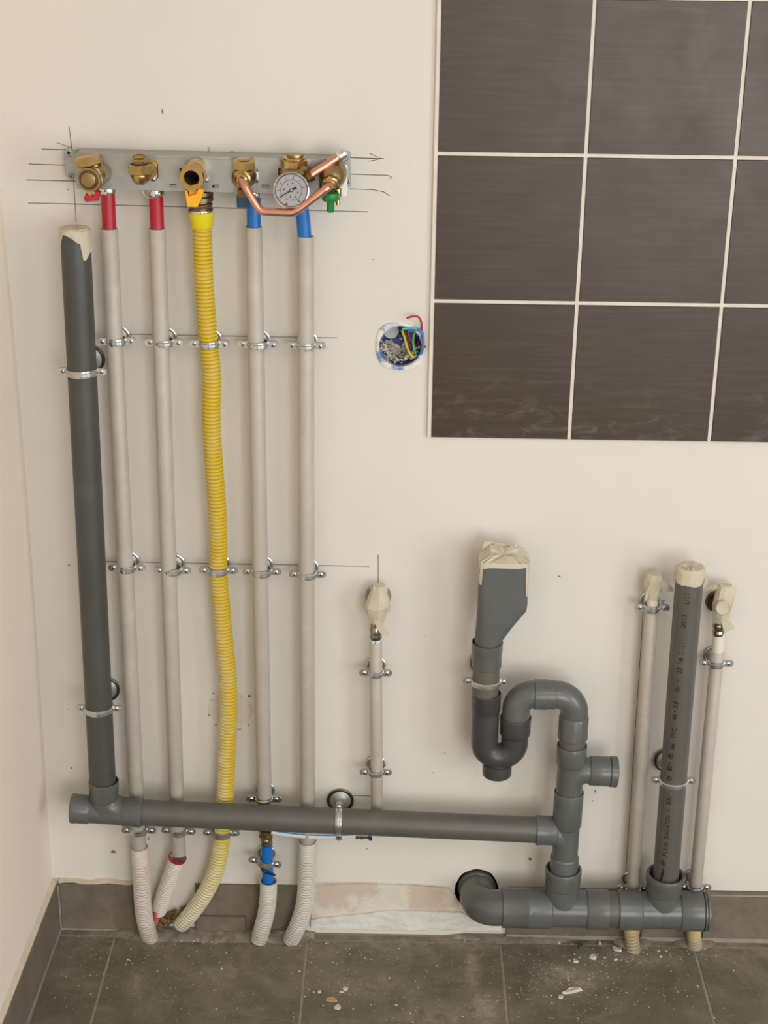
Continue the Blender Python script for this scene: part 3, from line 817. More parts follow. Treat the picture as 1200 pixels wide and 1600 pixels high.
def clip(p, r, label, group, R=0.0150, ear=None, rot=0.0, tilt=0.0, yaw=0.0):
    # p: point of the pipe axis held by the clip
    key = round(r, 4)
    ear = ear or (0.0125 if r < 0.016 else 0.0110)
    if key not in CLIPM: CLIPM[key] = clip_meshes(r, ear, 0.0100 if r < .016 else 0.0095)
    cm = CLIPM[key]
    t = thing('pipe_clip', (p[0], 0, p[2]), label, 'pipe clip', group)
    q = (0, p[1], 0)
    R3 = (tilt, rot, yaw)
    M = Matrix.Rotation(yaw, 3, 'Z') @ Matrix.Rotation(rot, 3, 'Y') @ Matrix.Rotation(tilt, 3, 'X')
    link('front_strap', cm['front_strap'], t, q, R3); link('back_strap', cm['back_strap'], t, q, R3)
    for s in (-1, 1):
        d = M @ Vector((s*(r+ear-0.0045), 0, 0))
        link('screw', cm['screw'], t, (q[0]+d.x, q[1]+d.y, q[2]+d.z), (tilt, rot+random.uniform(-.7, .7), yaw))
    a, b, c = rosette_mesh(R, max(.0105, -p[1]-r-0.001))
    dsc = link('wall_disc', a, t); link('disc_rim', b, dsc); link('threaded_rod', c, t)
    return t
RC = 0.0119
GU, GM_, GL = 'zinc clips in the upper row', 'zinc clips in the middle row', 'zinc clips at the foot of the conduits'
pipe_names = ['first beige conduit from the left', 'second beige conduit from the left', 'yellow corrugated hose', 'third beige conduit, right of the yellow hose', 'tall beige conduit furthest right of the five risers']
for p, nm, y in zip([(0.1813, -0.0300, 1.0293), (0.2492, -0.0300, 1.0285), (0.3134, -0.0300, 1.0276), (0.3826, -0.0300, 1.0278), (0.4509, -0.0300, 1.0269)], pipe_names, (0, 0, .05, 0, 0)):
    clip(p, RC if 'hose' not in nm else 0.0134, 'upper zinc clip holding the '+nm, GU, yaw=0.12 if 'first' in nm else 0)
for p, nm in zip([(0.1786, -0.0300, 0.6772), (0.2479, -0.0300, 0.6743), (0.3165, -0.0300, 0.6755), (0.3820, -0.0300, 0.6745), (0.4509, -0.0300, 0.6716)], pipe_names):
    clip(p, RC if 'hose' not in nm else 0.0134, 'middle zinc clip holding the '+nm, GM_)
clip((0.1366, -0.0640, 0.9943), 0.0208, 'upper zinc clip around the dark grey standpipe at far left', 'large zinc clips on the grey drains', R=0.0215)
clip((0.1305, -0.0640, 0.4559), 0.0208, 'lower zinc clip around the dark grey standpipe at far left', 'large zinc clips on the grey drains', R=0.0215)
clip((0.1755, -0.0300, 0.2142), RC, 'zinc clip just under the grey drain on the first conduit from the left', GL)
clip((0.2397, -0.0300, 0.2144), RC, 'zinc clip under the grey drain on the conduit with the red rim', GL, rot=0.05)
clip((0.3089, -0.0300, 0.2122), 0.0138, 'zinc clip under the grey drain on the yellow hose', GL)
clip((0.3788, -0.0300, 0.2772), RC, 'zinc clip at the lower end of the conduit right of the yellow hose', GL)
clip((0.3784, -0.0300, 0.1574), 0.0112, 'tilted zinc clip around the short bright blue pipe', GL, rot=0.20)
clip((0.5552, -0.0300, 0.5069), 0.0100, 'upper zinc clip on the short conduit left of the funnel', 'zinc clips on the thin conduits', ear=0.0120)
clip((0.5569, -0.0300, 0.3304), 0.0100, 'lower zinc clip on the short conduit left of the funnel', 'zinc clips on the thin conduits', ear=0.0120)
clip((0.7232, -0.0640, 0.5137), 0.0208, 'zinc clip around the grey stub below the funnel', 'large zinc clips on the grey drains', R=0.0215)
clip((1.0218, -0.0640, 0.3453), 0.0208, 'zinc clip around the printed grey pipe at right', 'large zinc clips on the grey drains', R=0.0215)
clip((0.9726, -0.0300, 0.6258), 0.0106, 'zinc clip at the taped top of the conduit left of the printed pipe', 'zinc clips on the thin conduits', ear=0.0125)
clip((1.0777, -0.0300, 0.5334), 0.0106, 'zinc clip near the top of the conduit right of the printed pipe', 'zinc clips on the thin conduits', ear=0.0125)
clip((0.9793, -0.0300, 0.1195), 0.0106, 'zinc clip at the foot of the conduit left of the printed pipe', 'zinc clips on the thin conduits', ear=0.0125)
clip((1.0801, -0.0300, 0.1241), 0.0106, 'zinc clip at the foot of the conduit right of the printed pipe', 'zinc clips on the thin conduits', ear=0.0125)
# the clip on the horizontal drain: same clip turned on its side
clip((0.5000, -0.0640, 0.2596), 0.0208, 'upright zinc clip with round wall disc on the horizontal grey drain', 'large zinc clips on the grey drains', R=0.0215, rot=PI/2)

# ------------------------------------------------------------------ tape
def tape_cap(name, parent, c, axis, r, hem, top_bump=0.003, seed=0, nseg=40, lo=0.0):
    # paper tape folded over a pipe end: c = centre of the rim, hem(angle) = how far the skirt hangs down
    rnd = random.Random(seed); mb = MB(); A = Vector(axis).normalized(); C = Vector(c)
    u = (Vector((0, -1, 0)) - A*Vector((0, -1, 0)).dot(A)).normalized(); w = A.cross(u)   # angle 0 faces the viewer, + goes towards +A x u
    rows = []
    wob = [rnd.uniform(0.0004, .0016) for _ in range(nseg)]
    for side in (0, 1):
        off = 0.0008 if side == 0 else 0.0
        for t_ in ((1.0, .66, .33, .06) if side == 0 else (0.06, 1.0)):
            row = []
            for k in range(nseg):
                a = 2*PI*k/nseg
                h = hem(a)
                rr = r+off+(wob[k]*(0.4+t_) if side == 0 else 0.0002)
                row.append(C - A*h*t_ + (u*math.cos(a)+w*math.sin(a))*rr)
            rows.append(row)
        if side == 0:
            rows_out = rows; rows = []
        else: rows_in = rows
    top1 = [C + A*(0.0012+rnd.uniform(0, .0008)) + (u*math.cos(2*PI*k/nseg)+w*math.sin(2*PI*k/nseg))*(r*0.93) for k in range(nseg)]
    top2 = [C + A*(0.0008+top_bump*rnd.random()) + (u*math.cos(2*PI*k/nseg)+w*math.sin(2*PI*k/nseg))*(r*0.5) for k in range(nseg)]
    seq = [rows_in[1]]+rows_out+[top1, top2]
    n = nseg
    vs = [v for r_ in seq for v in r_]; fs = [[i*n+k, i*n+(k+1) % n, (i+1)*n+(k+1) % n, (i+1)*n+k] for i in range(len(seq)-1) for k in range(n)]
    vs.append(C + A*top_bump*0.5); fs += [[(len(seq)-1)*n+k, (len(seq)-1)*n+(k+1) % n, len(vs)-1] for k in range(n)]
    mb.add(vs, fs)
    return obj(name, mb, 'tape', parent, angle=30)
def crumple(mb, rings, seg=14, amp=0.0015, seed=0, mi=0):
    # rings: (centre, radius_x, radius_y) of a lumpy wrapping
    rnd = random.Random(seed); R_ = []
    for c, rx, ry in rings:
        R_.append([Vector(c)+Vector((math.cos(2*PI*k/seg)*(rx+rnd.uniform(-amp, amp)), math.sin(2*PI*k/seg)*(ry+rnd.uniform(-amp, amp)), rnd.uniform(-amp, amp)*1.2)) for k in range(seg)])
    mb.loft(R_, True, mi)
def flap(mb, pts, th=0.0005, mi=0):
    # a loose strip of tape: outline points in 3-D, given a paper thickness
    P = [Vector(p) for p in pts]; nrm = (P[1]-P[0]).cross(P[2]-P[0]).normalized()*th
    n = len(P); mb.add(P+[p+nrm for p in P], [list(range(n))[::-1], [n+k for k in range(n)]]+[[k, (k+1) % n, n+(k+1) % n, n+k] for k in range(n)], mi)

# ------------------------------------------------------------------ grey drain: pipes and fittings
RP, RS = 0.0206, 0.0231            # 40 mm pipe, its sockets
def sock(mb, base, axis, L, ro, rbody, inner, mi=0, bead=True):
    # hollow socket starting at base, mouth at base + axis*L
    prof = [(rbody, -0.003), (ro-.0006, 0.0), (ro, .0012)]
    if bead: prof += [(ro, L-.008), (ro+.0005, L-.006)]
    prof += [(ro+.0005 if bead else ro, L-.0012), (ro-.0006, L), (inner+.0004, L), (inner, L-.001), (inner, L*.35), (0, L*.35)]
    mb.lathe(prof, base, axis, 36, mi)
def unit(a, b): return (Vector(b)-Vector(a)).normalized()

# tall standpipe at far left
P0, P1 = Vector((0.1390, -0.0640, 1.1966)), Vector((0.1286, -0.0640, 0.2958))
t = thing('drain_pipe', P1, 'tall dark grey standpipe at far left with masking tape over its top', 'drain pipe')
ax = unit(P1, P0)
mb = MB(); mb.lathe([(0, .004), (RP-.003, .004), (RP-.003, 0), (RP, 0), (RP, (P0-P1).length), (RP-.003, (P0-P1).length), (RP-.003, (P0-P1).length-.02), (0, (P0-P1).length-.02)], P1, ax, 40)
obj('pipe', mb, 'pvc_pipe_shaded', t)
def hem0(a):
    d = math.degrees(a) % 360
    # w = A x u points to the viewer's right for an upward axis
    pts = [(0, .010), (20, .016), (28, .018), (31, .034), (40, .043), (48, .040), (60, .032), (90, .030), (180, .030), (270, .028), (300, .026), (303, .018), (322, .005), (340, .006), (360, .010)]
    for (a0, h0), (a1, h1) in zip(pts, pts[1:]):
        if a0 <= d <= a1: return h0+(h1-h0)*(d-a0)/(a1-a0)
    return .03
tape_cap('masking_tape', t, P0, ax, RP, hem0, .003, 1)

# tee at the foot of the standpipe
A0, A1 = Vector((0.0768, -0.0640, 0.2748)), Vector((0.1885, -0.0640, 0.2688))
ah = unit(A0, A1)
V0 = Vector((0.1284, -0.0640, 0.2735)); V1 = Vector((0.1308, -0.0640, 0.3273))
t = thing('tee_fitting', V0, 'grey tee joining the far left standpipe to the horizontal drain', 'pipe fitting', 'grey drain fittings')
mb = MB(); L = (A1-A0).length
mb.lathe([(0, .024), (RP+.001, .024), (RP+.001, L-.03), (0, L-.03)], A0, ah, 36)
mb.lathe([(0, -.004), (RP+.0008, -.004), (RP+.0008, .026), (0, .026)], V0, unit(V0, V1), 36)
# swept branch towards the run
cN = V0+Vector((.030, 0, .030))
mb.tube(arc(cN, -X, -Z, .030, 0.12, PI/2-.02, 8), RP+.0004, 28)
obj('body', mb, 'pvc_fitting', t)
m2 = MB(); sock(m2, A0+ah*.029, -ah, .029, RS, RP, RP-.002); obj('socket', m2, 'pvc_fitting', t)
m2 = MB(); sock(m2, A1-ah*.030, ah, .030, RS, RP, RP+.0002); obj('socket', m2, 'pvc_fitting', t)
m2 = MB(); vb = lerp(V1, V0, .58); sock(m2, vb, unit(V0, V1), (V1-vb).length, RS, RP, RP+.0010); obj('socket', m2, 'pvc_fitting', t)

# long horizontal drain
H0, H1 = Vector((0.1723, -0.0640, 0.2697)), Vector((0.8228, -0.0640, 0.2499))
L = (H1-H0).length
t = tag(obj('drain_pipe', MB().lathe([(RP-.003, .03), (RP-.003, 0), (RP, 0), (RP, L), (RP-.003, L), (RP-.003, L-.03)], H0, unit(H0, H1), 40), 'pvc_pipe'), 'long grey drain pipe running horizontally in front of the conduits', 'drain pipe')

# funnel
t = thing('funnel', (0.7221, -0.0640, 0.5723), 'flattened grey funnel with masking tape across its wide mouth', 'funnel')
cz0 = Vector((0.7230, -0.0640, 0.5744))
def fring(pl, pr, dy, q, n=40):
    a, b = Vector(pl), Vector(pr); c = (a+b)/2; hx = (b-a).length/2; out = []
    for k in range(n):
        th = 2*PI*k/n; cx, sy = math.cos(th), math.sin(th)
        e = 2/(2+q)
        out.append(c+X*hx*math.copysign(abs(cx)**e, cx)+Yv*dy*math.copysign(abs(sy)**e, sy))
    return out
rings = [fring((0.7047, -0.0640, 0.5590), (0.7443, -0.0640, 0.5597), .0195, 0), fring((0.7039, -0.0640, 0.5827), (0.7453, -0.0640, 0.5834), .0198, 0), fring((0.7055, -0.0640, 0.6094), (0.7601, -0.0640, 0.6104), .0200, 1.2), fring((0.7065, -0.0640, 0.6369), (0.7789, -0.0640, 0.6383), .0205, 3), fring((0.7066, -0.0640, 0.6464), (0.7799, -0.0640, 0.6477), .0205, 4), fring((0.7068, -0.0640, 0.6830), (0.7792, -0.0640, 0.6843), .0210, 4.5), fring((0.7071, -0.0640, 0.7160), (0.7787, -0.0640, 0.7173), .0210, 5)]
top = rings[-1]; cc_ = sum(top, Vector())/len(top)
rings += [[cc_+(p-cc_)*.93 for p in top], [cc_+(p-cc_)*.93-Z*.012 for p in top]]
obj('body', MB().loft(rings, True), 'pvc_funnel', t)
mb = MB()
# tape over the mouth: draped top with a raised back fold, hems left and right
n = len(top); outer = [cc_+(p-cc_)*1.025 for p in top]
def fhem(p):
    fx = (p.x-cc_.x)/.036; front = p.y < cc_.y-.012
    if front and abs(fx) < .86: return .006+.0015*math.sin(fx*5)
    if front and fx <= -.86: return .034
    if fx > .86: return .052 if front else .045
    if fx < -.86: return .036
    return .030
fh = [fhem(p) for p in top]
ridge = [cc_+(p-cc_)*Vector((1, 1, 1)).x*.55+Z*(.006+.010*max(0, (p.y-cc_.y)/.02)+.004*math.sin(i*1.7)) for i, p in enumerate(top)]
rim = [p+Z*.0015 for p in outer]
hemr = [p-Z*h+Vector((0, -.001, 0)) for p, h in zip(outer, fh)]
hemi = [q_-Z*h for q_, h in zip([cc_+(p-cc_)*1.006 for p in top], fh)]
midr = [p-Z*h*.5+Vector(((random.uniform(-.0008, .0012)), random.uniform(-.001, 0), 0)) for p, h in zip(outer, fh)]
seq = [hemi, hemr, midr, rim, ridge]
vs = [v for r_ in seq for v in r_]; fs = [[i*n+k, i*n+(k+1) % n, (i+1)*n+(k+1) % n, (i+1)*n+k] for i in range(4) for k in range(n)]
vs.append(cc_+Z*.008); fs += [[4*n+k, 4*n+(k+1) % n, len(vs)-1] for k in range(n)]
mb.add(vs, fs)
# upright fold of tape standing along the back of the mouth
bk = [Vector((0.7083, -0.0480, 0.7143)), Vector((0.7140, -0.0500, 0.7379)), Vector((0.7226, -0.0490, 0.7376)), Vector((0.7503, -0.0480, 0.7315)), Vector((0.7721, -0.0490, 0.7282)), Vector((0.7810, -0.0500, 0.7185))]
flap(mb, bk, .0012)
obj('masking_tape', mb, 'tape', t, angle=22)

# coupling and short stub under the funnel
Ct, Cb = Vector((0.7233, -0.0640, 0.5798)), Vector((0.7233, -0.0640, 0.5388))
t = thing('pipe_coupling', Cb, 'short grey coupling directly below the funnel', 'pipe fitting', 'grey drain fittings')
mb = MB(); L = (Ct-Cb).length
mb.lathe([(RP+.0002, .012), (RP+.0002, 0), (RS-.0012, 0), (RS-.0002, .0012), (RS-.0002, L*.62), (RS+.0006, L*.66), (RS+.0006, L), (RP+.001, L), (RP+.001, L-.012)], Cb, unit(Cb, Ct), 36)
obj('sleeve', mb, 'pvc_fitting', t)
S0, S1 = Vector((0.7234, -0.0640, 0.5507)), Vector((0.7230, -0.0640, 0.4806)); L = (S0-S1).length
tag(obj('drain_pipe', MB().lathe([(RP-.003, .02), (RP-.003, 0), (RP, 0), (RP, L), (RP-.003, L), (RP-.003, L-.02)], S1, unit(S1, S0), 36), 'pvc_pipe_brown'), 'short brownish grey stub between the funnel coupling and the dark trap', 'drain pipe')

# dark trap
T0 = Vector((0.7220, -0.0640, 0.4939)); TL = Vector((0.7251, -0.0640, 0.4068)); TR = Vector((0.7716, -0.0640, 0.4077)); TE = Vector((0.7696, -0.0640, 0.4537))
t = thing('drain_trap', (TL+TR)/2, 'dark grey U shaped trap with a capped cleanout at its bottom', 'drain trap')
mid = (TL+TR)/2; mid.z = TL.z; rad = (TR.x-TL.x)/2
rt = 0.0208
path = [lerp(T0, TL, .34), lerp(T0, TL, .6)]+[mid+Vector((-rad*math.cos(a), 0, -rad*math.sin(a))) for a in [PI*i/14 for i in range(15)]]+[TE-Z*.0285]
path[0].x = TL.x; path[1].x = TL.x; path[-1].x = TR.x
mb = MB(); mb.tube(path, rt, 32)
obj('bend', mb, 'pvc_dark', t)
m2 = MB(); sb = lerp(T0, TL, .33); sb.x = TL.x; sock(m2, sb, Z, (T0-sb).length, rt+.0014, rt, RP+.0002); obj('socket', m2, 'pvc_dark', t)
m2 = MB(); sb = TE-Z*.030; sb.x = TR.x; sock(m2, sb, Z, .030, rt+.0028, rt, RP+.0018); obj('socket', m2, 'pvc_dark', t)
cb = Vector((0.7462, -0.0640, 0.3731))
m2 = MB(); m2.lathe([(0, 0.004), (.0190, .004), (.0190, -.010), (0, -.010)], cb, Z, 32); obj('cleanout_neck', m2, 'pvc_dark', t)
m2 = MB()
seg = 36
m2.lathe([(0, 0.0), (.0208, 0.0), (.0226, -.0012), (.0230, -.004), (.0226, -.0195), (.0212, -.0210), (0, -.0212)], cb+Vector((0, 0, -.002)), Z, seg)
obj('cleanout_cap', m2, 'pvc_dark', t)

# two elbows and the coupling over the trap
EA = Vector((0.7700, -0.0640, 0.4437)); EC = Vector((0.7973, -0.0640, 0.4920)); ED = Vector((0.8304, -0.0640, 0.4926)); EE = Vector((0.8606, -0.0640, 0.4589))
zc = EC.z
def elbow(name, a, b, corner_dir, label, sockets, rad, mat='pvc_fitting', rr=RP+.0006):
    pass
t = thing('elbow_fitting', EA, 'grey elbow rising from the trap and turning right', 'pipe fitting', 'grey drain fittings')
r1 = EC.x-EA.x
c1 = Vector((EC.x, EC.y, EC.z-r1))
EA.x = TR.x; r1 = EC.x-EA.x; c1 = Vector((EC.x, EC.y, EC.z-r1))
path = [Vector((EA.x, EA.y, EA.z-.004)), Vector((EA.x, EA.y, c1.z-.0005))]+[c1+Vector((-r1*math.cos(a), 0, r1*math.sin(a))) for a in [PI/2*i/12 for i in range(13)]]+[EC+X*.012]
mb = MB(); mb.tube(path, RP+.0008, 32); obj('bend', mb, 'pvc_fitting', t)
t = thing('pipe_coupling', EC, 'short grey coupling at the top of the trap bend between two elbows', 'pipe fitting', 'grey drain fittings')
L = (ED-EC).length
mb = MB(); mb.lathe([(RP+.0009, .014), (RP+.0009, 0), (RS-.0008, 0), (RS+.0002, .0012), (RS+.0002, L*.62), (RS-.0006, L*.64), (RS-.0006, L-.001), (RS-.0014, L), (RP+.0009, L), (RP+.0009, L-.014)], EC, X, 36); obj('sleeve', mb, 'pvc_fitting', t)
t = thing('elbow_fitting', EE, 'grey elbow turning down into the upright drain stack', 'pipe fitting', 'grey drain fittings')
r2 = EE.x-ED.x
c2 = Vector((ED.x, ED.y, ED.z-r2))
sb = Vector((0.8608, -0.0640, 0.4555)); st_ = Vector((0.8629, -0.0640, 0.4185)); sb.x = st_.x = EE.x
path = [ED-X*.012]+[c2+Vector((r2*math.sin(a), 0, r2*math.cos(a))) for a in [PI/2*i/12 for i in range(13)]]+[sb]
mb = MB(); mb.tube(path, RP+.0008, 32); obj('bend', mb, 'pvc_fitting', t)
m2 = MB(); sock(m2, sb, -Z, sb.z-st_.z, RS-.0002, RP, RP+.0003); obj('socket', m2, 'pvc_fitting', t)

# upright stack: stub, upper tee with capped branch, lower tee
xS = EE.x
def atz(py_pt): return Vector((xS, py_pt[1], py_pt[2]))
K = [(0.8621, -0.0640, 0.4320), (0.8646, -0.0640, 0.3891), (0.8636, -0.0640, 0.4061), (0.8655, -0.0640, 0.3732), (0.8676, -0.0640, 0.3178), (0.8709, -0.0640, 0.2592), (0.8663, -0.0640, 0.3225)]
L = K[0][2]-K[1][2]
tag(obj('drain_pipe', MB().lathe([(RP-.003, .01), (RP-.003, 0), (RP, 0), (RP, L), (RP-.003, L), (RP-.003, L-.01)], atz(K[1]), Z, 36), 'pvc_pipe_brown'), 'very short grey stub joining the upper elbow to the tee below it', 'drain pipe')
t = thing('tee_fitting', atz(K[4]), 'grey tee with a capped side branch pointing right', 'pipe fitting', 'grey drain fittings')
m2 = MB(); sock(m2, atz(K[3]), Z, K[2][2]-K[3][2], RS+.0004, RP, RP+.0012, bead=False); obj('socket', m2, 'pvc_fitting', t)
BR = Vector((0.8901, -0.0640, 0.3599)); BE = Vector((0.9330, -0.0640, 0.3585))
mb = MB(); zb = K[4][2]-.012
mb.lathe([(0, 0), (RP+.0004, 0), (RP+.0004, K[3][2]-zb+.001), (0, K[3][2]-zb+.001)], (xS, -DD, zb), Z, 36)
bz = BR.z
cN = Vector((xS+.024, -DD, bz-.024))
mb.tube([Vector((xS-.002, -DD, bz-.024-.0))]+[cN+Vector((-.024*math.cos(a), 0, .024*math.sin(a))) for a in [PI/2*i/10 for i in range(11)]]+[Vector((BR.x+.004, -DD, bz))], RP+.0002, 28)
obj('body', mb, 'pvc_fitting', t)
bx = unit(BR, BE)
m2 = MB(); Lb = (BE-BR).length
m2.lathe([(RP-.002, -.003), (RS-.0006, 0), (RS+.0002, .0015), (RS+.0004, Lb*.70), (RS+.0002, Lb*.72), (RS-.001, Lb*.725), (RS-.001, Lb*.745), (RS+.0012, Lb*.75), (RS+.0014, Lb*.97), (RS+.0002, Lb), (RP+.001, Lb), (RP+.0005, Lb-.003), (RP+.0005, Lb-.004), (0, Lb-.004)], BR, bx, 36)
obj('branch_socket', m2, 'pvc_fitting', t)
m2 = MB(); m2.lathe([(RS-.0009, Lb*.722), (RS+.0001, Lb*.725), (RS+.0001, Lb*.748), (RS-.0009, Lb*.75)], BR, bx, 36)
obj('seal_or_shade_ring', m2, 'seal_rubber', t)
# lower tee
t = thing('tee_fitting', (0.8726, -0.0640, 0.1935), 'grey tee taking in the horizontal drain from the left', 'pipe fitting', 'grey drain fittings')
Kt = [Vector((0.8673, -0.0640, 0.3225)), Vector((0.8703, -0.0640, 0.2616)), Vector((0.8716, -0.0640, 0.2019)), Vector((0.8725, -0.0640, 0.1681))]
for k in Kt: k.x = xS-(Kt[0].z-k.z)*0.004
zax = unit(Kt[3], Kt[0])
mb = MB(); mb.tube([Kt[1]+zax*.004, Kt[2]-zax*.004], RP+.0002, 36)
HB = Vector((0.8431, -0.0640, 0.2492)); HS = Vector((0.8117, -0.0640, 0.2497))
zz = HB.z; xc_ = Kt[1].x
cN = Vector((xc_-.028, -DD, zz-.028))
mb.tube([HS+X*.02, Vector((xc_-.028, -DD, zz))]+[cN+Vector((.028*math.sin(a), 0, .028*math.cos(a))) for a in [PI/2*i/10 for i in range(1, 11)]], RP+.0004, 28)
obj('body', mb, 'pvc_fitting', t)
m2 = MB(); sock(m2, Kt[1], zax, (Kt[0]-Kt[1]).length, RS, RP, RP+.0013, bead=False); obj('socket', m2, 'pvc_fitting', t)
m2 = MB(); Lh = (HB-HS).length; sock(m2, HB-X*.0, unit(HB, HS), Lh, RS, RP, RP+.0002); obj('socket', m2, 'pvc_fitting', t)
m2 = MB(); Ls = (Kt[2]-Kt[3]).length
m2.lathe([(RP, -.002), (RS-.0006, 0), (RS-.0002, .0012), (RS-.0002, Ls), (0, Ls)], Kt[2], -zax, 36); obj('spigot', m2, 'pvc_fitting', t)

# 50 mm run along the floor
RB, RBS = 0.0290, 0.0322
ZR = (0.8787, -0.0640, 0.1019)[2]
def run(px_pt): return Vector((px_pt[0], -DD, ZR+(px_pt[0]-(0.8787, -0.0640, 0.1019)[0])*0.0))
R0, R1, R2, R3, R4, R5, R6, R7, R8, R9 = [run(p) for p in ((0.7640, -0.0640, 0.0994), (0.7971, -0.0640, 0.1001), (0.8426, -0.0640, 0.1011), (0.9004, -0.0640, 0.1024), (0.9356, -0.0640, 0.1031), (0.9510, -0.0640, 0.1035), (0.9872, -0.0640, 0.1042), (1.0511, -0.0640, 0.1056), (1.0872, -0.0640, 0.1064), (1.0975, -0.0640, 0.1066))]
# elbow into the wall
t = thing('elbow_fitting', R0, 'large grey elbow disappearing into the round hole in the wall', 'pipe fitting', 'grey drain fittings')
hc = Vector(HOLE_C); e_end = Vector((hc.x, 0.07, hc.z+0.004)); re_ = R0.x-hc.x-.004
path = [Vector((hc.x, 0.075, ZR-.011)), Vector((hc.x, -0.010, ZR-.008))]
rb = min(DD-.012, R0.x-hc.x-.004)
cE = Vector((hc.x+rb, -DD+rb, ZR))
for i in range(13):
    a = PI/2*i/12
    p = cE+Vector((-rb*math.cos(a), -rb*math.sin(a), 0)); p.z = ZR-.008*(1-i/12)
    path.append(p)
path.append(R0+X*.02)
mb = MB(); mb.tube(path, RB, 36); obj('bend', mb, 'pvc_fitting', t)
m2 = MB(); m2.lathe([(RB, 0), (RB+.0012, .0005), (RB+.0026, .003), (RB+.0026, .012), (RB+.0012, .0145), (RB+.0012, .022), (RB, .0225)], Vector((hc.x, -.004, ZR-.0085)), Yv, 36); obj('collar', m2, 'pvc_fitting', t)
# big tee 1
t = thing('tee_fitting', R2, 'large grey floor level tee below the upright drain stack', 'pipe fitting', 'grey drain fittings')
mb = MB(); mb.lathe([(0, 0), (RB+.0006, 0), (RB+.0006, (R3-R1).length), (0, (R3-R1).length)], R1, X, 40)
VB = Vector((xS-.001, -DD, ZR)); VT = Vector((0.8713, -0.0640, 0.1802)); VT.x = VB.x; VM = lerp(VB, VT, .60)
cN = VM+Vector((.020, 0, -.006))
mb.lathe([(0, 0), (.0262, 0), (.0262, VM.z-ZR+.002), (0, VM.z-ZR+.002)], VB, Z, 36)
cS = VB+Vector((.030, 0, .030)); mb.tube(arc(cS, -X, -Z, .030, 0.15, PI/2-.02, 8), .0262, 28)
obj('body', mb, 'pvc_fitting', t)
m2 = MB(); l0 = (R2-R0).length
m2.lathe([(RB, l0+.002), (RBS-.0004, l0), (RBS, l0-.0012), (RBS, l0*.60), (RBS+.0005, l0*.59), (RBS+.0005, l0*.50), (RBS, l0*.49), (RBS, .001), (RBS-.0008, 0), (RB+.0004, 0), (RB+.0004, .02), (0, .02)], R0, X, 40); obj('socket', m2, 'pvc_fitting', t)
m2 = MB(); l1 = (R4-R3).length
m2.lathe([(RB, -.002), (RBS-.0006, 0), (RBS, .0012), (RBS, l1-.001), (RBS-.0008, l1), (RB+.0004, l1), (RB+.0004, l1-.012), (0, l1-.012)], R3, X, 40); obj('socket', m2, 'pvc_fitting', t)
m2 = MB(); lv = VT.z-VM.z
m2.lathe([(.0250, -.003), (.0278, 0), (.0284, .002), (.0284, lv-.014), (.0292, lv-.010), (.0292, lv-.002), (.0282, lv), (.0258, lv), (.0252, lv-.002), (.0252, lv-.016), (0, lv-.016)], VM, Z, 40); obj('socket', m2, 'pvc_fitting', t)
# joining stub
Lc = (R5-R4).length+.03
tag(obj('drain_pipe', MB().lathe([(RB-.003, .01), (RB-.003, 0), (RB, 0), (RB, Lc), (RB-.003, Lc), (RB-.003, Lc-.01)], R4-X*.010, X, 40), 'pvc_pipe'), 'short wide stub between the two large floor level tees', 'drain pipe')
# big tee 2
t = thing('tee_fitting', R6, 'large grey floor level tee holding the printed pipe at far right', 'pipe fitting', 'grey drain fittings')
QT, QB = Vector((1.0177, -0.0640, 0.7082)), Vector((1.0241, -0.0640, 0.1469))
VT = Vector((1.0237, -0.0640, 0.1725)); VB = Vector((VT.x-.002, -DD, ZR)); VM = lerp(VB, VT, .55)
mb = MB(); mb.lathe([(0, 0), (RB+.0006, 0), (RB+.0006, (R7-R6).length+.010), (0, (R7-R6).length+.010)], R6-X*.005, X, 40)
mb.lathe([(0, 0), (.0268, 0), (.0268, VM.z-ZR+.002), (0, VM.z-ZR+.002)], VB, unit(VB, VT), 36)
cS = VB+Vector((.030, 0, .030)); mb.tube(arc(cS, -X, -Z, .030, 0.15, PI/2-.02, 8), .0264, 28)
mb.lathe([(RB+.0004, 0), (RB+.0011, .0006), (RB+.0011, .0024), (RB+.0004, .003)], VB+X*-.0015, X, 40)
obj('body', mb, 'pvc_fitting', t)
m2 = MB(); l1 = (R6-R5).length
m2.lathe([(RB, l1+.002), (RBS-.0004, l1), (RBS, l1-.0012), (RBS, .001), (RBS-.0008, 0), (RB+.0004, 0), (RB+.0004, .012), (0, .012)], R5, X, 40); obj('socket', m2, 'pvc_fitting', t)
m2 = MB(); l1 = (R8-R7).length
m2.lathe([(RB, -.002), (RBS-.0006, 0), (RBS, .0012), (RBS, l1-.001), (RBS-.0008, l1), (RB+.0004, l1), (RB+.0004, l1-.012), (0, l1-.012)], R7, X, 40); obj('socket', m2, 'pvc_fitting', t)
m2 = MB(); lv = (VT-VM).length; va = unit(VM, VT)
m2.lathe([(.0262, -.003), (.0282, 0), (.0288, .002), (.0288, lv-.016), (.0312, lv-.011), (.0314, lv-.002), (.0304, lv), (.0268, lv), (.0256, lv-.003), (.0240, lv-.010), (.0240, lv-.02), (0, lv-.02)], VM, va, 44); obj('socket', m2, 'pvc_fitting', t)
m2 = MB(); m2.lathe([(.0232, lv-.011), (.0242, lv-.009), (.0242, lv-.006), (.0225, lv-.005), (.0212, lv-.008), (.0232, lv-.011)], VM, va, 40); obj('seal_or_shade_ring', m2, 'seal_rubber', t)
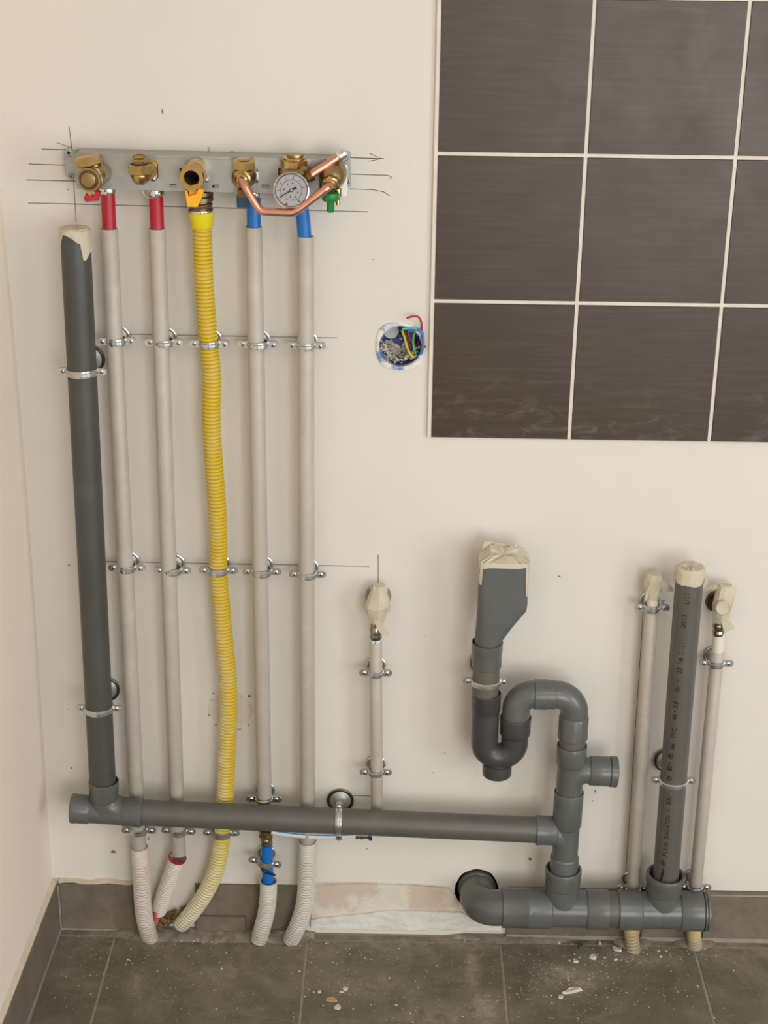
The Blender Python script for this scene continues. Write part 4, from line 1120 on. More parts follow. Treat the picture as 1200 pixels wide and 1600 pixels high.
# end plug
t = thing('end_plug', R8, 'round grey plug closing the right end of the floor level drain', 'pipe plug')
l1 = (R9-R8).length
m2 = MB(); m2.lathe([(0, -.010), (RB, -.010), (RB, .0005), (RBS-.0016, .0015), (RBS, .0020), (RBS, .0040), (RBS-.0014, .0046), (RBS-.0014, .0056), (RBS-.0004, .0062), (RBS-.0006, l1-.001), (RBS-.003, l1), (0, l1)], R8, X, 40); obj('disc', m2, 'pvc_fitting', t)
m2 = MB(); m2.lathe([(RBS-.0018, .0002), (RBS-.0010, .0002), (RBS-.0010, .0018), (RBS-.0018, .0018)], R8, X, 40); m2.lathe([(RBS-.0016, .0043), (RBS-.0009, .0043), (RBS-.0009, .0060), (RBS-.0016, .0060)], R8, X, 40); obj('seal_or_shade_ring', m2, 'seal_rubber', t)

# printed pipe at right
t = thing('drain_pipe', QB, 'grey drain pipe at right with black lettering and masking tape on top', 'drain pipe')
ax = unit(QB, QT); L = (QT-QB).length
mb = MB(); mb.lathe([(RP-.003, .02), (RP-.003, 0), (RP, 0), (RP, L), (RP-.003, L), (RP-.003, L-.02), (0, L-.02)], QB, ax, 44); obj('pipe', mb, 'pvc_pipe', t)
def hem1(a):
    d = (math.degrees(a)+180) % 360-180
    if -80 < d < -58: return .010+(d+80)/22*.012
    if -58 <= d < -14: return .0215+.0008*math.sin(d)
    if -14 <= d < -9: return .0185
    if -9 <= d < 48: return .0225+.0008*math.sin(d*.8)
    if 48 <= d < 66: return .0225-(d-48)/18*.015
    if 66 <= d < 100: return .024
    return .026
tape_cap('masking_tape', t, QT, ax, RP, hem1, .004, 3)
mb = MB()
flap(mb, [(1.0383, -0.0600, 0.6996), (1.0464, -0.0520, 0.6878), (1.0501, -0.0440, 0.6728), (1.0439, -0.0460, 0.6642), (1.0386, -0.0560, 0.6822)], .0006)
obj('masking_tape', mb, 'tape', t, smooth=False)
# lettering wrapped round the pipe, reading upwards
def wrap_text(body, z_start, z_end, ang, height, parent, bold=False):
    cu = bpy.data.curves.new('t', 'FONT'); cu.body = body; cu.size = 1.0; cu.resolution_u = 3
    cu.offset = 0.026 if bold else 0.018
    tmp = bpy.data.objects.new('t', cu); COL.objects.link(tmp)
    bpy.context.view_layer.update()
    me = tmp.to_mesh()
    vs = [v.co.copy() for v in me.vertices]; fs = [list(p.vertices) for p in me.polygons]
    tmp.to_mesh_clear(); bpy.data.objects.remove(tmp); bpy.data.curves.remove(cu)
    if not vs: return None
    x0_, x1_ = min(v.x for v in vs), max(v.x for v in vs); yt = max(0.72, max(v.y for v in vs))
    u = (Vector((0, -1, 0))-ax*Vector((0, -1, 0)).dot(ax)).normalized(); w = ax.cross(u)
    mb_ = MB(); out = []
    for v in vs:
        h = z_start+(v.x-x0_)/(x1_-x0_)*(z_end-z_start) if x1_ > x0_ else z_start
        a = ang-(v.y/0.72)*height/RP*1.0            # letter tops point to the left
        a += 0.10*0
        out.append(QB+ax*h+(u*math.cos(a)+w*math.sin(a))*(RP+.00025))
    mb_.add(out, fs)
    return mb_
lay = MB()
def along(pt): return (Vector(pt)-QB).dot(ax)
TH = 0.0072
def put(body, pa, pb, ang=-0.30, h=TH, bold=False):
    r_ = wrap_text(body, along(pa), along(pb), ang, h, t, bold)
    if r_: lay.add(r_.v, r_.f)
put('PLUS', (1.0155, -0.0640, 0.2182), (1.0136, -0.0640, 0.2432), -0.22)
put('EVACUATION', (1.0171, -0.0640, 0.2504), (1.0158, -0.0640, 0.2928), -0.22)
put('-', (1.0162, -0.0640, 0.2999), (1.0159, -0.0640, 0.3045), -0.26)
put('55/', (1.0162, -0.0640, 0.3127), (1.0148, -0.0640, 0.3301), -0.26)
put('E', (1.0135, -0.0640, 0.3727), (1.0128, -0.0640, 0.3818), -0.38)
put('•', (1.0126, -0.0640, 0.3841), (1.0123, -0.0640, 0.3869), -0.42, .006)
put('Me', (1.0134, -0.0640, 0.4113), (1.0136, -0.0640, 0.4215), -0.32, .0062, True)
put('-', (1.0133, -0.0640, 0.4249), (1.0130, -0.0640, 0.4282), -0.36)
put('PVC', (1.0137, -0.0640, 0.4316), (1.0134, -0.0640, 0.4484), -0.28)
put('-', (1.0132, -0.0640, 0.4507), (1.0130, -0.0640, 0.4529), -0.34)
put('40 × 3,0', (1.0143, -0.0640, 0.4618), (1.0136, -0.0640, 0.4939), -0.30)
put('-', (1.0141, -0.0640, 0.5006), (1.0138, -0.0640, 0.5038), -0.34)
put('EU', (1.0142, -0.0640, 0.5115), (1.0144, -0.0640, 0.5203), -0.30)
put('-', (1.0148, -0.0640, 0.5279), (1.0145, -0.0640, 0.5312), -0.34)
put('22', (1.0146, -0.0640, 0.5421), (1.0148, -0.0640, 0.5518), -0.22)
put('16', (1.0142, -0.0640, 0.5583), (1.0143, -0.0640, 0.5691), -0.20)
put('1', (1.0148, -0.0640, 0.5750), (1.0147, -0.0640, 0.5766), -0.20)
put('11', (1.0157, -0.0640, 0.5874), (1.0161, -0.0640, 0.5938), -0.20)
put('20:13', (1.0170, -0.0640, 0.6183), (1.0162, -0.0640, 0.6394), -0.18)
put('L-11', (1.0176, -0.0640, 0.6573), (1.0171, -0.0640, 0.6740), -0.10)
# two round certification stamps and the bold marks near the socket
def ring_mark(pt, ang, ro, ri):
    u = (Vector((0, -1, 0))-ax*Vector((0, -1, 0)).dot(ax)).normalized(); w = ax.cross(u); h0 = along(pt); vs = []; n = 20
    for rr in (ro, ri):
        for k in range(n):
            b = 2*PI*k/n; a = ang+rr*math.cos(b)/RP; vs.append(QB+ax*(h0+rr*math.sin(b))+(u*math.cos(a)+w*math.sin(a))*(RP+.00028))
    lay.add(vs, [[k, (k+1) % n, n+(k+1) % n, n+k] for k in range(n)])
for p_ in ((1.0135, -0.0640, 0.3595), (1.0134, -0.0640, 0.3983)):
    ring_mark(p_, -0.52, .0042, .0026); ring_mark(p_, -0.60, .0017, .0004)
def dash(pa, pb, a0, a1, wd):
    # bold illegible stroke of the maker's mark that runs into the socket
    u = (Vector((0, -1, 0))-ax*Vector((0, -1, 0)).dot(ax)).normalized(); w = ax.cross(u); vs = []
    for i in range(5):
        h = along(pa)+(along(pb)-along(pa))*i/4; a = a0+(a1-a0)*i/4; k_ = wd*(1+.25*math.sin(i*2.3))/RP
        for s_ in (-1, 1):
            q_ = a+s_*k_; vs.append(QB+ax*h+(u*math.cos(q_)+w*math.sin(q_))*(RP+.0003))
    lay.add(vs, [[2*i, 2*i+1, 2*i+3, 2*i+2] for i in range(4)])
dash((1.0130, -0.0640, 0.1711), (1.0139, -0.0640, 0.1868), -0.56, -0.46, .0021)
dash((1.0140, -0.0640, 0.1856), (1.0142, -0.0640, 0.1953), -0.42, -0.44, .0012)
dash((1.0139, -0.0640, 0.1995), (1.0135, -0.0640, 0.2049), -0.44, -0.40, .0013)
dash((1.0136, -0.0640, 0.2037), (1.0130, -0.0640, 0.2109), -0.40, -0.56, .0009)
dash((1.0138, -0.0640, 0.2013), (1.0133, -0.0640, 0.2073), -0.58, -0.60, .0008)
obj('lettering', lay, 'print_black', t, smooth=False, kind='stuff')

# ------------------------------------------------------------------ conduits and hoses
def hollow_tube(mb, a, b, r, wall=0.0018, seg=28, deep=0.03):
    a, b = Vector(a), Vector(b); L = (b-a).length
    mb.lathe([(r-wall, deep), (r-wall, 0), (r-.0003, 0), (r, .0004), (r, L-.0004), (r-.0003, L), (r-wall, L), (r-wall, L-deep)], a, unit(a, b), seg)
def riser(label, top, bot, r, inner=None, itop=None, ir=0.0098, ring=True, path_bottom=None, bend=None, cat='conduit'):
    t = thing('conduit', bot, label, cat, 'beige conduits on the wall')
    mb = MB(); hollow_tube(mb, bot, top, r)
    obj('sleeve', mb, 'conduit_grey', t)
    if inner:
        pts = [lerp(top, bot, .04)]+(bend or [])+[Vector(itop)]
        m2 = MB(); m2.tube(spline(pts, 6) if len(pts) > 2 else pts, ir, 24); p_ = obj('inner_pipe', m2, inner, t, label='bright %s inner pipe' % ('red' if 'red' in inner else 'blue'))
        if ring:
            d = unit(pts[-2], pts[-1])
            m3 = MB(); m3.lathe([(ir-.001, -.004), (ir+.0012, -.004), (ir+.0018, -.002), (ir+.0018, .004), (ir+.0008, .006), (ir+.0008, .011), (ir-.001, .011)], Vector(itop)-d*.004, d, 26)
            obj('press_ring', m3, 'chrome', t)
    return t
riser('first beige conduit from the left with a red pipe entering its top', (0.1794, -0.0300, 1.1902), (0.1742, -0.0300, 0.1740), RC, 'pex_red', (0.1802, -0.0300, 1.2467))
riser('second beige conduit from the left with a red pipe entering its top', (0.2460, -0.0300, 1.1912), (0.2381, -0.0300, 0.1705), RC, 'pex_red', (0.2465, -0.0300, 1.2450))
riser('beige conduit right of the yellow hose with a straight blue pipe in its top', (0.3799, -0.0300, 1.1958), (0.3793, -0.0300, 0.2737), RC, 'pex_blue', (0.3804, -0.0300, 1.2451))
riser('rightmost tall beige conduit below the gauge with a leaning blue pipe in its top', (0.4515, -0.0300, 1.1835), (0.4479, -0.0300, 0.1895), RC, 'pex_blue', (0.4421, -0.0340, 1.2441), bend=[(0.4486, -0.0310, 1.2050)], ring=False)
# corrugated feet of the conduits
def foot(label, pts, r, mat, pitch=0.0052, groove='groove_white'):
    t = thing('corrugated_sleeve', pts[-1], label, 'corrugated sleeve', 'corrugated sleeves at the floor')
    pth = spline(pts, 10)
    mb = corr(pth, r, pitch, 0.0019, 22, False)
    # inner wall so the mouth reads as a hollow end
    d = unit(pth[1], pth[0])
    mb.lathe([(r, -.0005), (r-.0016, -.0005), (r-.0016, -.03), (0, -.03)], pth[0], d, 22)
    obj('ribbed_tube', mb, [mat, groove], t)
    return t
t1 = foot('pinkish white ribbed sleeve on the first conduit from the left', [(0.1746, -0.0300, 0.1826), (0.1756, -0.0300, 0.1247), (0.1756, -0.0310, 0.0753), (0.1779, -0.0300, 0.0366), (0.1843, -0.0270, -0.0014)], 0.0142, 'corr_white_red', groove='groove_pink')
t2 = foot('pinkish white ribbed sleeve leaning left with a red rim under the second conduit', [(0.2362, -0.0300, 0.1630), (0.2241, -0.0240, 0.1265), (0.2097, -0.0160, 0.0842), (0.1954, -0.0040, 0.0384)], 0.0138, 'corr_white_red', groove='groove_pink')
m2 = MB(); d = unit((0.2241, -0.0240, 0.1265), (0.2362, -0.0300, 0.1630)); m2.lathe([(.0128, -.0035), (.0146, -.0035), (.0150, -.001), (.0146, .001), (.0128, .001)], (0.2363, -0.0300, 0.1643), d, 26); obj('rim', m2, 'pex_red', t2, label='red rim of the sleeve')
m2 = MB(); m2.add(corr([Vector((0.1955, -0.0100, 0.0466)), Vector((0.1867, -0.0040, 0.0099))], 0.0095, .0052, .001, 18).v, corr([Vector((0.1955, -0.0100, 0.0466)), Vector((0.1867, -0.0040, 0.0099))], 0.0095, .0052, .001, 18).f); obj('lower_end', m2, 'corr_red', t2, label='red lower end of the sleeve')
foot('dirty white ribbed sleeve under the bright blue pipe', [(0.3835, -0.0300, 0.1217), (0.3826, -0.0300, 0.0916), (0.3776, -0.0290, 0.0530), (0.3650, -0.0280, 0.0008)], 0.0142, 'corr_white')
foot('dirty white ribbed sleeve on the rightmost tall conduit', [(0.4479, -0.0300, 0.1993), (0.4471, -0.0300, 0.1429), (0.4424, -0.0290, 0.0797), (0.4324, -0.0270, 0.0374), (0.4182, -0.0260, 0.0005)], 0.0145, 'corr_white')
foot('cream ribbed sleeve at the floor left of the printed pipe', [(0.9793, -0.0300, 0.0592), (0.9818, -0.0310, 0.0359), (0.9882, -0.0350, -0.0020)], 0.0118, 'corr_cream', .0062, 'groove_cream')
foot('cream ribbed sleeve at the floor right of the printed pipe', [(1.0851, -0.0240, 0.0520), (1.0878, -0.0240, 0.0266), (1.0920, -0.0220, 0.0007)], 0.0118, 'corr_cream', .0062, 'groove_cream')
# yellow hose
t = thing('corrugated_hose', (0.2438, -0.0120, 0.0132), 'yellow corrugated gas hose wavering down from the yellow cuff to the floor', 'corrugated hose')
yp = [(0.3088, -0.0340, 1.1991), (0.3086, -0.0330, 1.1543), (0.3093, -0.0310, 1.0993), (0.3125, -0.0300, 1.0276), (0.3156, -0.0300, 0.9774), (0.3132, -0.0320, 0.9202), (0.3144, -0.0330, 0.8616), (0.3177, -0.0320, 0.7809), (0.3177, -0.0300, 0.7184), (0.3165, -0.0300, 0.6755), (0.3196, -0.0300, 0.6128), (0.3229, -0.0310, 0.5483), (0.3265, -0.0310, 0.4931), (0.3258, -0.0310, 0.4256), (0.3206, -0.0300, 0.3443), (0.3169, -0.0300, 0.2795), (0.3100, -0.0300, 0.2134), (0.3046, -0.0290, 0.1700), (0.2938, -0.0270, 0.1276), (0.2753, -0.0240, 0.0851), (0.2520, -0.0180, 0.0447), (0.2321, -0.0120, 0.0168)]
obj('ribbed_tube', corr(spline(yp, 8), 0.0138, 0.0056, 0.0014, 24), ['corr_yellow', 'groove_yellow'], t)
m2 = MB(); ca, cb_ = Vector((0.3083, -0.0360, 1.2181)), Vector((0.3087, -0.0340, 1.1956)); L = (cb_-ca).length
m2.lathe([(.0140, .002), (.0168, 0), (.0178, .001), (.0176, L*.35), (.0160, L*.55), (.0158, L-.001), (.0150, L), (.0128, L)], ca, unit(ca, cb_), 30); obj('cuff', m2, 'yellow_cuff', t, label='smooth bright yellow cuff')
# short bright blue pipe below the drain with its press fitting
t = thing('water_pipe', (0.3827, -0.0300, 0.1017), 'short bright blue pipe with brass fitting between drain and ribbed sleeve', 'water pipe')
a, b = Vector((0.3815, -0.0300, 0.1930)), Vector((0.3832, -0.0300, 0.1017)); d = unit(b, a); L = (a-b).length
m2 = MB(); m2.tube([b, a], .0093, 24); obj('pipe', m2, 'pex_blue', t)
m2 = MB(); m2.lathe([(0, 0), (.0092, 0), (.0098, .001), (.0098, .0035), (.0088, .0045), (.0088, .0075), (.0098, .0085), (.0098, .012), (.0086, .0135), (.0086, .018), (0, .018)], a-d*.002, d, 26); obj('press_ring', m2, 'steel', t)
m2 = MB(); a2 = a+d*.014; m2.hexnut(a2, d, .0122, .0085); m2.lathe([(.0118, .008), (.0122, .0095), (.0122, .013), (.0105, .015), (.0105, .030), (0, .030)], a2, d, 26); obj('coupling', m2, 'brass', t)
m2 = MB(); crumple(m2, [((0.3752, -0.0420, 0.1533), .003, .003), ((0.3792, -0.0415, 0.1481), .005, .004), ((0.3853, -0.0410, 0.1442), .005, .004), ((0.3921, -0.0360, 0.1372), .004, .003)], 8, .001, 5)
obj('paint_drip', m2, 'plastic_black', t)
# white pipe with a blue stripe tucked under the drain
t = thing('water_pipe', (0.3958, -0.0300, 0.2140), 'thin white pipe with blue stripe running along the underside of the horizontal drain', 'water pipe')
pw = spline([(0.3861, -0.0360, 0.2225), (0.4118, -0.0360, 0.2176), (0.4479, -0.0360, 0.2142), (0.4891, -0.0360, 0.2138), (0.5283, -0.0360, 0.2164)], 8)
m2 = MB(); m2.tube(pw, .0058, 18); obj('pipe', m2, 'pe_white', t)
m2 = MB(); m2.tube([p+Vector((0, -.0046, .0036)) for p in pw[3:]], .0011, 8); obj('stripe', m2, 'stripe_blue', t, label='pale blue stripe')
e0, e1 = Vector((0.5262, -0.0360, 0.2164)), Vector((0.5478, -0.0360, 0.2162))
m2 = MB(); m2.lathe([(0, 0), (.0064, 0), (.0070, .001), (.0070, .004), (.0060, .005), (.0060, .007), (.0070, .008), (.0070, .012), (.006, .013), (.006, .020), (0, .020)], e0, unit(e0, e1), 20); obj('press_ring', m2, 'steel', t)
m2 = MB(); m2.lathe([(0, 0), (.0062, 0), (.0066, .002), (.0058, .006), (0, .006)], e1-X*.002, X, 18); m2.box(Vector(e1)+Vector((.002, -.002, -.004)), (.005, .006, .006)); obj('end_cap', m2, 'lever_teal', t, label='small blue end cap')
m2 = MB(); m2.lathe([(0, 0), (.0062, 0), (.0062, .016), (0, .016)], Vector(pw[2]), unit(pw[4], pw[0]), 16); obj('black_sleeve', m2, 'plastic_black', t)
# three thin conduits with taped ends
t = riser('short thin beige conduit left of the funnel with a taped fitting above it', (0.5547, -0.0300, 0.5597), (0.5596, -0.0300, 0.2619), 0.0097)
m2 = MB(); m2.tube([(0.5548, -0.0300, 0.5499), (0.5546, -0.0300, 0.5652)], .0078, 20); obj('inner_pipe', m2, 'pe_white', t)
m2 = MB(); m2.tube([Vector((0.5547, -0.0300, 0.5597))+Vector((0, -.0076, 0)), Vector((0.5546, -0.0300, 0.5657))+Vector((0, -.0076, 0))], .0010, 8); obj('stripe', m2, 'stripe_blue', t)
m2 = MB(); fa, fb = Vector((0.5546, -0.0300, 0.5652)), Vector((0.5544, -0.0300, 0.5901)); L = (fb-fa).length
m2.lathe([(0, 0), (.0088, 0), (.0094, .001), (.0094, L*.25), (.0084, L*.3), (.0084, L*.42), (.0094, L*.47), (.0094, L*.72), (.0086, L*.78), (.0086, L), (0, L)], fa, unit(fa, fb), 24); obj('press_ring', m2, 'steel', t)
ft = thing('wall_fitting', (0.5554, 0.0000, 0.6246), 'taped wall elbow with round steel disc above the short conduit left of the funnel', 'wall fitting', 'taped wall fittings')
m2 = MB(); m2.lathe([(0, 0), (.0200, 0), (.0200, .0025), (.0185, .0045), (0, .0050)], (0.5574, 0.0000, 0.6246), -Yv, 34); obj('wall_disc', m2, 'zinc_dull', ft)
m2 = MB(); m2.tube([(0.5554, -0.0300, 0.5869), (0.5550, -0.0300, 0.6224)], .0090, 20); m2.tube([(0.5566, -0.0040, 0.6157), (0.5570, -0.0360, 0.6274)], .0100, 20); obj('elbow', m2, 'brass', ft)
m2 = MB(); crumple(m2, [((0.5563, -0.0320, 0.5944), .0105, .0110), ((0.5557, -0.0340, 0.6083), .0145, .0135), ((0.5566, -0.0360, 0.6231), .0188, .0145), ((0.5579, -0.0340, 0.6361), .0172, .0145), ((0.5587, -0.0300, 0.6470), .0110, .0110), ((0.5585, -0.0260, 0.6537), .0095, .0090)], 13, .0011, 11)
flap(m2, [(0.5460, -0.0260, 0.6418), (0.5449, -0.0220, 0.6495), (0.5527, -0.0220, 0.6518), (0.5643, -0.0220, 0.6520), (0.5720, -0.0200, 0.6502), (0.5713, -0.0240, 0.6360), (0.5626, -0.0300, 0.6365)], .0008)
flap(m2, [(0.5507, -0.0460, 0.6053), (0.5642, -0.0450, 0.6008), (0.5752, -0.0420, 0.5780), (0.5655, -0.0430, 0.5762), (0.5576, -0.0450, 0.5878)], .0008)
flap(m2, [(0.5668, -0.0360, 0.6201), (0.5783, -0.0300, 0.6229), (0.5746, -0.0300, 0.6088)], .0006)
obj('masking_tape', m2, 'tape', ft, smooth=False)
t = riser('thin beige conduit left of the printed pipe with crumpled tape on top', (0.9726, -0.0300, 0.6193), (0.9791, -0.0300, 0.1145), 0.0103)
m2 = MB(); m2.tube([(0.9727, -0.0300, 0.6118), (0.9717, -0.0300, 0.6513)], .0086, 22); obj('inner_pipe', m2, 'inner_pipe_pale', t)
m2 = MB(); crumple(m2, [((0.9708, -0.0310, 0.6411), .0105, .0105), ((0.9716, -0.0310, 0.6507), .0122, .0115), ((0.9716, -0.0310, 0.6634), .0140, .0120), ((0.9717, -0.0310, 0.6750), .0130, .0115), ((0.9713, -0.0300, 0.6819), .0105, .0105)], 12, .0012, 21)
flap(m2, [(0.9832, -0.0360, 0.6648), (0.9857, -0.0340, 0.6734), (0.9987, -0.0360, 0.6630), (1.0021, -0.0360, 0.6567), (0.9937, -0.0360, 0.6534)], .0008)
flap(m2, [(0.9599, -0.0420, 0.6566), (0.9643, -0.0440, 0.6713), (0.9626, -0.0420, 0.6461), (0.9578, -0.0400, 0.6376)], .0008)
obj('masking_tape', m2, 'tape', t, smooth=False)
m2 = MB(); crumple(m2, [((0.9792, -0.0340, 0.6459), .002, .002), ((0.9801, -0.0360, 0.6553), .0028, .0028), ((0.9815, -0.0360, 0.6616), .0016, .0016)], 7, .0004, 2); obj('gap', m2, 'brass_dark', t, label='dark fitting showing through a tear in the tape')
m2 = MB(); flap(m2, [(0.9827, -0.0340, 0.6385), (0.9906, -0.0320, 0.6398), (0.9880, -0.0340, 0.6322)], .001); obj('strap_end', m2, 'zinc', t)
t = riser('thin beige conduit right of the printed pipe below a taped fitting', (1.0777, -0.0300, 0.5542), (1.0810, -0.0300, 0.1192), 0.0103)
m2 = MB(); m2.tube([(1.0784, -0.0300, 0.5465), (1.0768, -0.0300, 0.5857)], .0092, 22); obj('inner_pipe', m2, 'inner_pipe_pale', t)
m2 = MB(); fa, fb = Vector((1.0767, -0.0300, 0.5814)), Vector((1.0749, -0.0300, 0.6073)); L = (fb-fa).length
m2.lathe([(0, 0), (.0088, 0), (.0094, .001), (.0094, L*.25), (.0084, L*.3), (.0084, L*.42), (.0094, L*.47), (.0094, L*.72), (.0086, L*.78), (.0086, L), (0, L)], fa, unit(fa, fb), 24); obj('press_ring', m2, 'steel', t)
ft = thing('wall_fitting', (1.0794, 0.0000, 0.6287), 'taped wall fitting with dark round disc right of the printed pipe', 'wall fitting', 'taped wall fittings')
m2 = MB(); m2.lathe([(0, 0), (.0175, 0), (.0175, .0025), (.016, .0045), (0, .0050)], (1.0759, 0.0000, 0.6243), -Yv, 34); obj('wall_disc', m2, 'steel_dark', ft)
m2 = MB(); m2.tube([(1.0756, -0.0300, 0.5997), (1.0741, -0.0300, 0.6478)], .0090, 20); m2.tube([(1.0771, -0.0040, 0.6251), (1.0745, -0.0400, 0.6334)], .0098, 20); obj('elbow', m2, 'brass', ft)
m2 = MB(); crumple(m2, [((1.0779, -0.0310, 0.6035), .0105, .0105), ((1.0773, -0.0330, 0.6173), .0130, .0120), ((1.0775, -0.0340, 0.6338), .0150, .0130), ((1.0786, -0.0320, 0.6467), .0145, .0125), ((1.0790, -0.0300, 0.6575), .0125, .0110), ((1.0796, -0.0280, 0.6650), .0100, .0090)], 11, .0011, 31)
m2.lathe([(0, .0), (.0115, 0), (.0122, .002), (.0110, .0045), (.0100, .0048), (.0092, .0035), (0, .0032)], (1.0761, -0.0460, 0.6352), (-.10, -1, .10), 22)
flap(m2, [(1.0757, -0.0440, 0.6119), (1.0908, -0.0420, 0.6090), (1.0991, -0.0400, 0.5975), (1.0847, -0.0420, 0.5918), (1.0801, -0.0430, 0.5975)], .0008)
flap(m2, [(1.0858, -0.0360, 0.6646), (1.0939, -0.0300, 0.6630), (1.0971, -0.0300, 0.6589), (1.0964, -0.0340, 0.6480), (1.0892, -0.0380, 0.6455)], .0008)
flap(m2, [(1.0657, -0.0340, 0.6686), (1.0573, -0.0300, 0.6634), (1.0477, -0.0340, 0.6556), (1.0585, -0.0360, 0.6598), (1.0675, -0.0380, 0.6620)], .0008)
obj('masking_tape', m2, 'tape', ft, smooth=False)

# ------------------------------------------------------------------ manifold plate and valves
DP = 0.046
TLp, TRp, BLp, BRp = (Vector(p) for p in ((0.1419, -0.0460, 1.2954), (0.4986, -0.0460, 1.2910), (0.1398, -0.0460, 1.2472), (0.4986, -0.0460, 1.2440)))
t = thing('manifold_plate', (0.3204, 0.0000, 1.2327), 'long galvanised mounting plate carrying the brass valves', 'mounting plate')
pa = Vector(((TLp.x+BLp.x)/2, 0, (TLp.z+BLp.z)/2)); pb = Vector(((TRp.x+BRp.x)/2, 0, (TRp.z+BRp.z)/2))
du = unit(pa, pb); dv = Vector((-du.z, 0, du.x)); PW = (pb-pa).length; PH = ((TLp-BLp).length+(TRp-BRp).length)/2
O = Vector((pa.x, -DP, pa.z))-dv*PH/2
mb = MB(); th = .0016
mb.prism([(0, 0), (PW, 0), (PW, PH-.004), (0, PH-.004)], O+Yv*th, du, dv, Yv*-th, bevel=.0004)
mb.prism([(0, 0), (PW, 0), (PW, th), (0, th)], O+dv*(PH-.0055), du, -Yv*-1 if False else Yv, dv*.0, 0) if False else None
# folded top lip and return flanges
mb.prism([(0, PH-.0046), (PW, PH-.0046), (PW, PH), (0, PH)], O+Yv*(.0010+th), du, dv, Yv*-th, bevel=.0003)
mb.box(O+du*PW/2+dv*(PH-.0008)+Yv*.024, (PW, .040, .0014), Matrix((du, Yv, dv)).transposed())
mb.box(O+du*PW/2+dv*.0008+Yv*.011, (PW, .020, .0014), Matrix((du, Yv, dv)).transposed())
obj('plate', mb, 'galv_plate', t)
def ear(px, d, dz0, dz1, w, screws):
    mb = MB(); c = Vector((px.x, 0, px.z))
    h = dz1-dz0
    mb.prism(rrect(-w/2, w/2, dz0, dz1, w*.45, 5), (c.x, -d, c.z), X, Z, Yv*-.0018, bevel=.0004)
    return mb, c
# left ear: a strip with two screws set back from the plate
le_t, le_b = Vector((0.1273, -0.0160, 1.2957)), Vector((0.1287, -0.0160, 1.2549))
mb = MB(); uxd = unit(le_b, le_t); uw = Vector((uxd.z, 0, -uxd.x)); Le = (le_t-le_b).length
mb.prism(rrect(-.0068, .0068, 0, Le, .0062, 5), le_b, uw, uxd, Yv*-.0020, bevel=.0004)
mb.box(lerp(le_b, le_t, .5)+Vector((.012, -.012, .004)), (.0016, .030, .034)); mb.box(lerp(le_b, le_t, .84)+Vector((.010, -.003, 0)), (.012, .006, .010))
obj('ear', mb, 'galv_plate', t)
re_t, re_b = Vector((0.5053, -0.0300, 1.3005)), Vector((0.5059, -0.0300, 1.2522))
mb = MB(); uxd = unit(re_b, re_t); uw = Vector((uxd.z, 0, -uxd.x)); Le = (re_t-re_b).length
mb.prism(rrect(-.0110, .0085, 0, Le, .0035, 4), re_b, uw, uxd, Yv*-.0020, bevel=.0004)
mb.box(lerp(re_b, re_t, .5)+Vector((-.0095, -.008, 0)), (.0016, .016, .034)); mb.box(lerp(re_b, re_t, .5)+Vector((0, .0145, 0)), (.010, .029, .030))
obj('ear', mb, 'galv_plate', t)
def screwhead(p, R=.0046, sq=False):
    m_ = MB(); m_.lathe([(0, 0), (R, 0), (R, .0012), (R*.8, .0026), (0, .0032)], p, -Yv, 18)
    if sq: m_.box(Vector(p)+Vector((0, -.0030, 0)), (.0042, .0012, .0042), Matrix.Rotation(.6, 3, 'Y'), mi=1)
    else:
        m_.box(Vector(p)+Vector((0, -.0030, 0)), (.0052, .0012, .0012), Matrix.Rotation(.5, 3, 'Y'), mi=1); m_.box(Vector(p)+Vector((0, -.0030, 0)), (.0012, .0012, .0052), Matrix.Rotation(.5, 3, 'Y'), mi=1)
    obj('screw', m_, ['zinc_dull', 'plastic_black'], t)
screwhead((0.1276, -0.0180, 1.2913), .0060, True); screwhead((0.1289, -0.0180, 1.2596), .0040); screwhead((0.5050, -0.0325, 1.2932), .0062); screwhead((0.5103, -0.0325, 1.2596), .0034)
# stamped slots, drilled dot and wire loop
for (xa, ya, w_) in ((270, 291, 11), (338.5, 291, 7), (415.5, 291.5, 12)):
    pass
mb = MB()
for c, w_ in (((0.2723, -0.0463, 1.2530), .0100), ((0.3324, -0.0463, 1.2530), .0062), ((0.3986, -0.0463, 1.2540), .0112)):
    c = Vector(c)
    mb.prism(rrect(-w_/2, w_/2, -.0026, .0026, .0012, 3), c, du, dv, Yv*-.0006); 
obj('stamped_slot', mb, 'stamp', t)
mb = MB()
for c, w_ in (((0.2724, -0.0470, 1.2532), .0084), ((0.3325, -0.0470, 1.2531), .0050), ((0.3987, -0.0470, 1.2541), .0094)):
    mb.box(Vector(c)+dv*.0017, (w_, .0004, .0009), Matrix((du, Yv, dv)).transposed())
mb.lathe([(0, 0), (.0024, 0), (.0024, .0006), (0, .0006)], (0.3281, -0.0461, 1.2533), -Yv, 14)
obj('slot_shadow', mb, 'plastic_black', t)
lp = [Vector((0.2410, -0.0400, 1.2458))+Vector((.0112*math.cos(PI+PI*k/14), 0, .0112*math.sin(PI+PI*k/14))) for k in range(15)]
obj('wire_loop', MB().tube(lp, .0009, 8), 'galv_plate', t)
# spring clamps right of each valve: dark slot with a bright tongue
def clamp(parent, pt, hgt=.017, white=True):
    p = Vector(pt); mb = MB()
    mb.box(p+Vector((-.0012, -.0004, 0)), (.0060, .0016, hgt+.003), mi=1)
    mb.box(p+Vector((.0012, -.0026, 0)), (.0030, .0044, hgt-.002), mi=0)
    obj('spring_clamp', mb, ['chrome', 'plastic_black'], parent)

GV = 'brass valves on the mounting plate'
def V_(name, pt, label, cat): return thing(name, pt, label, cat, GV)
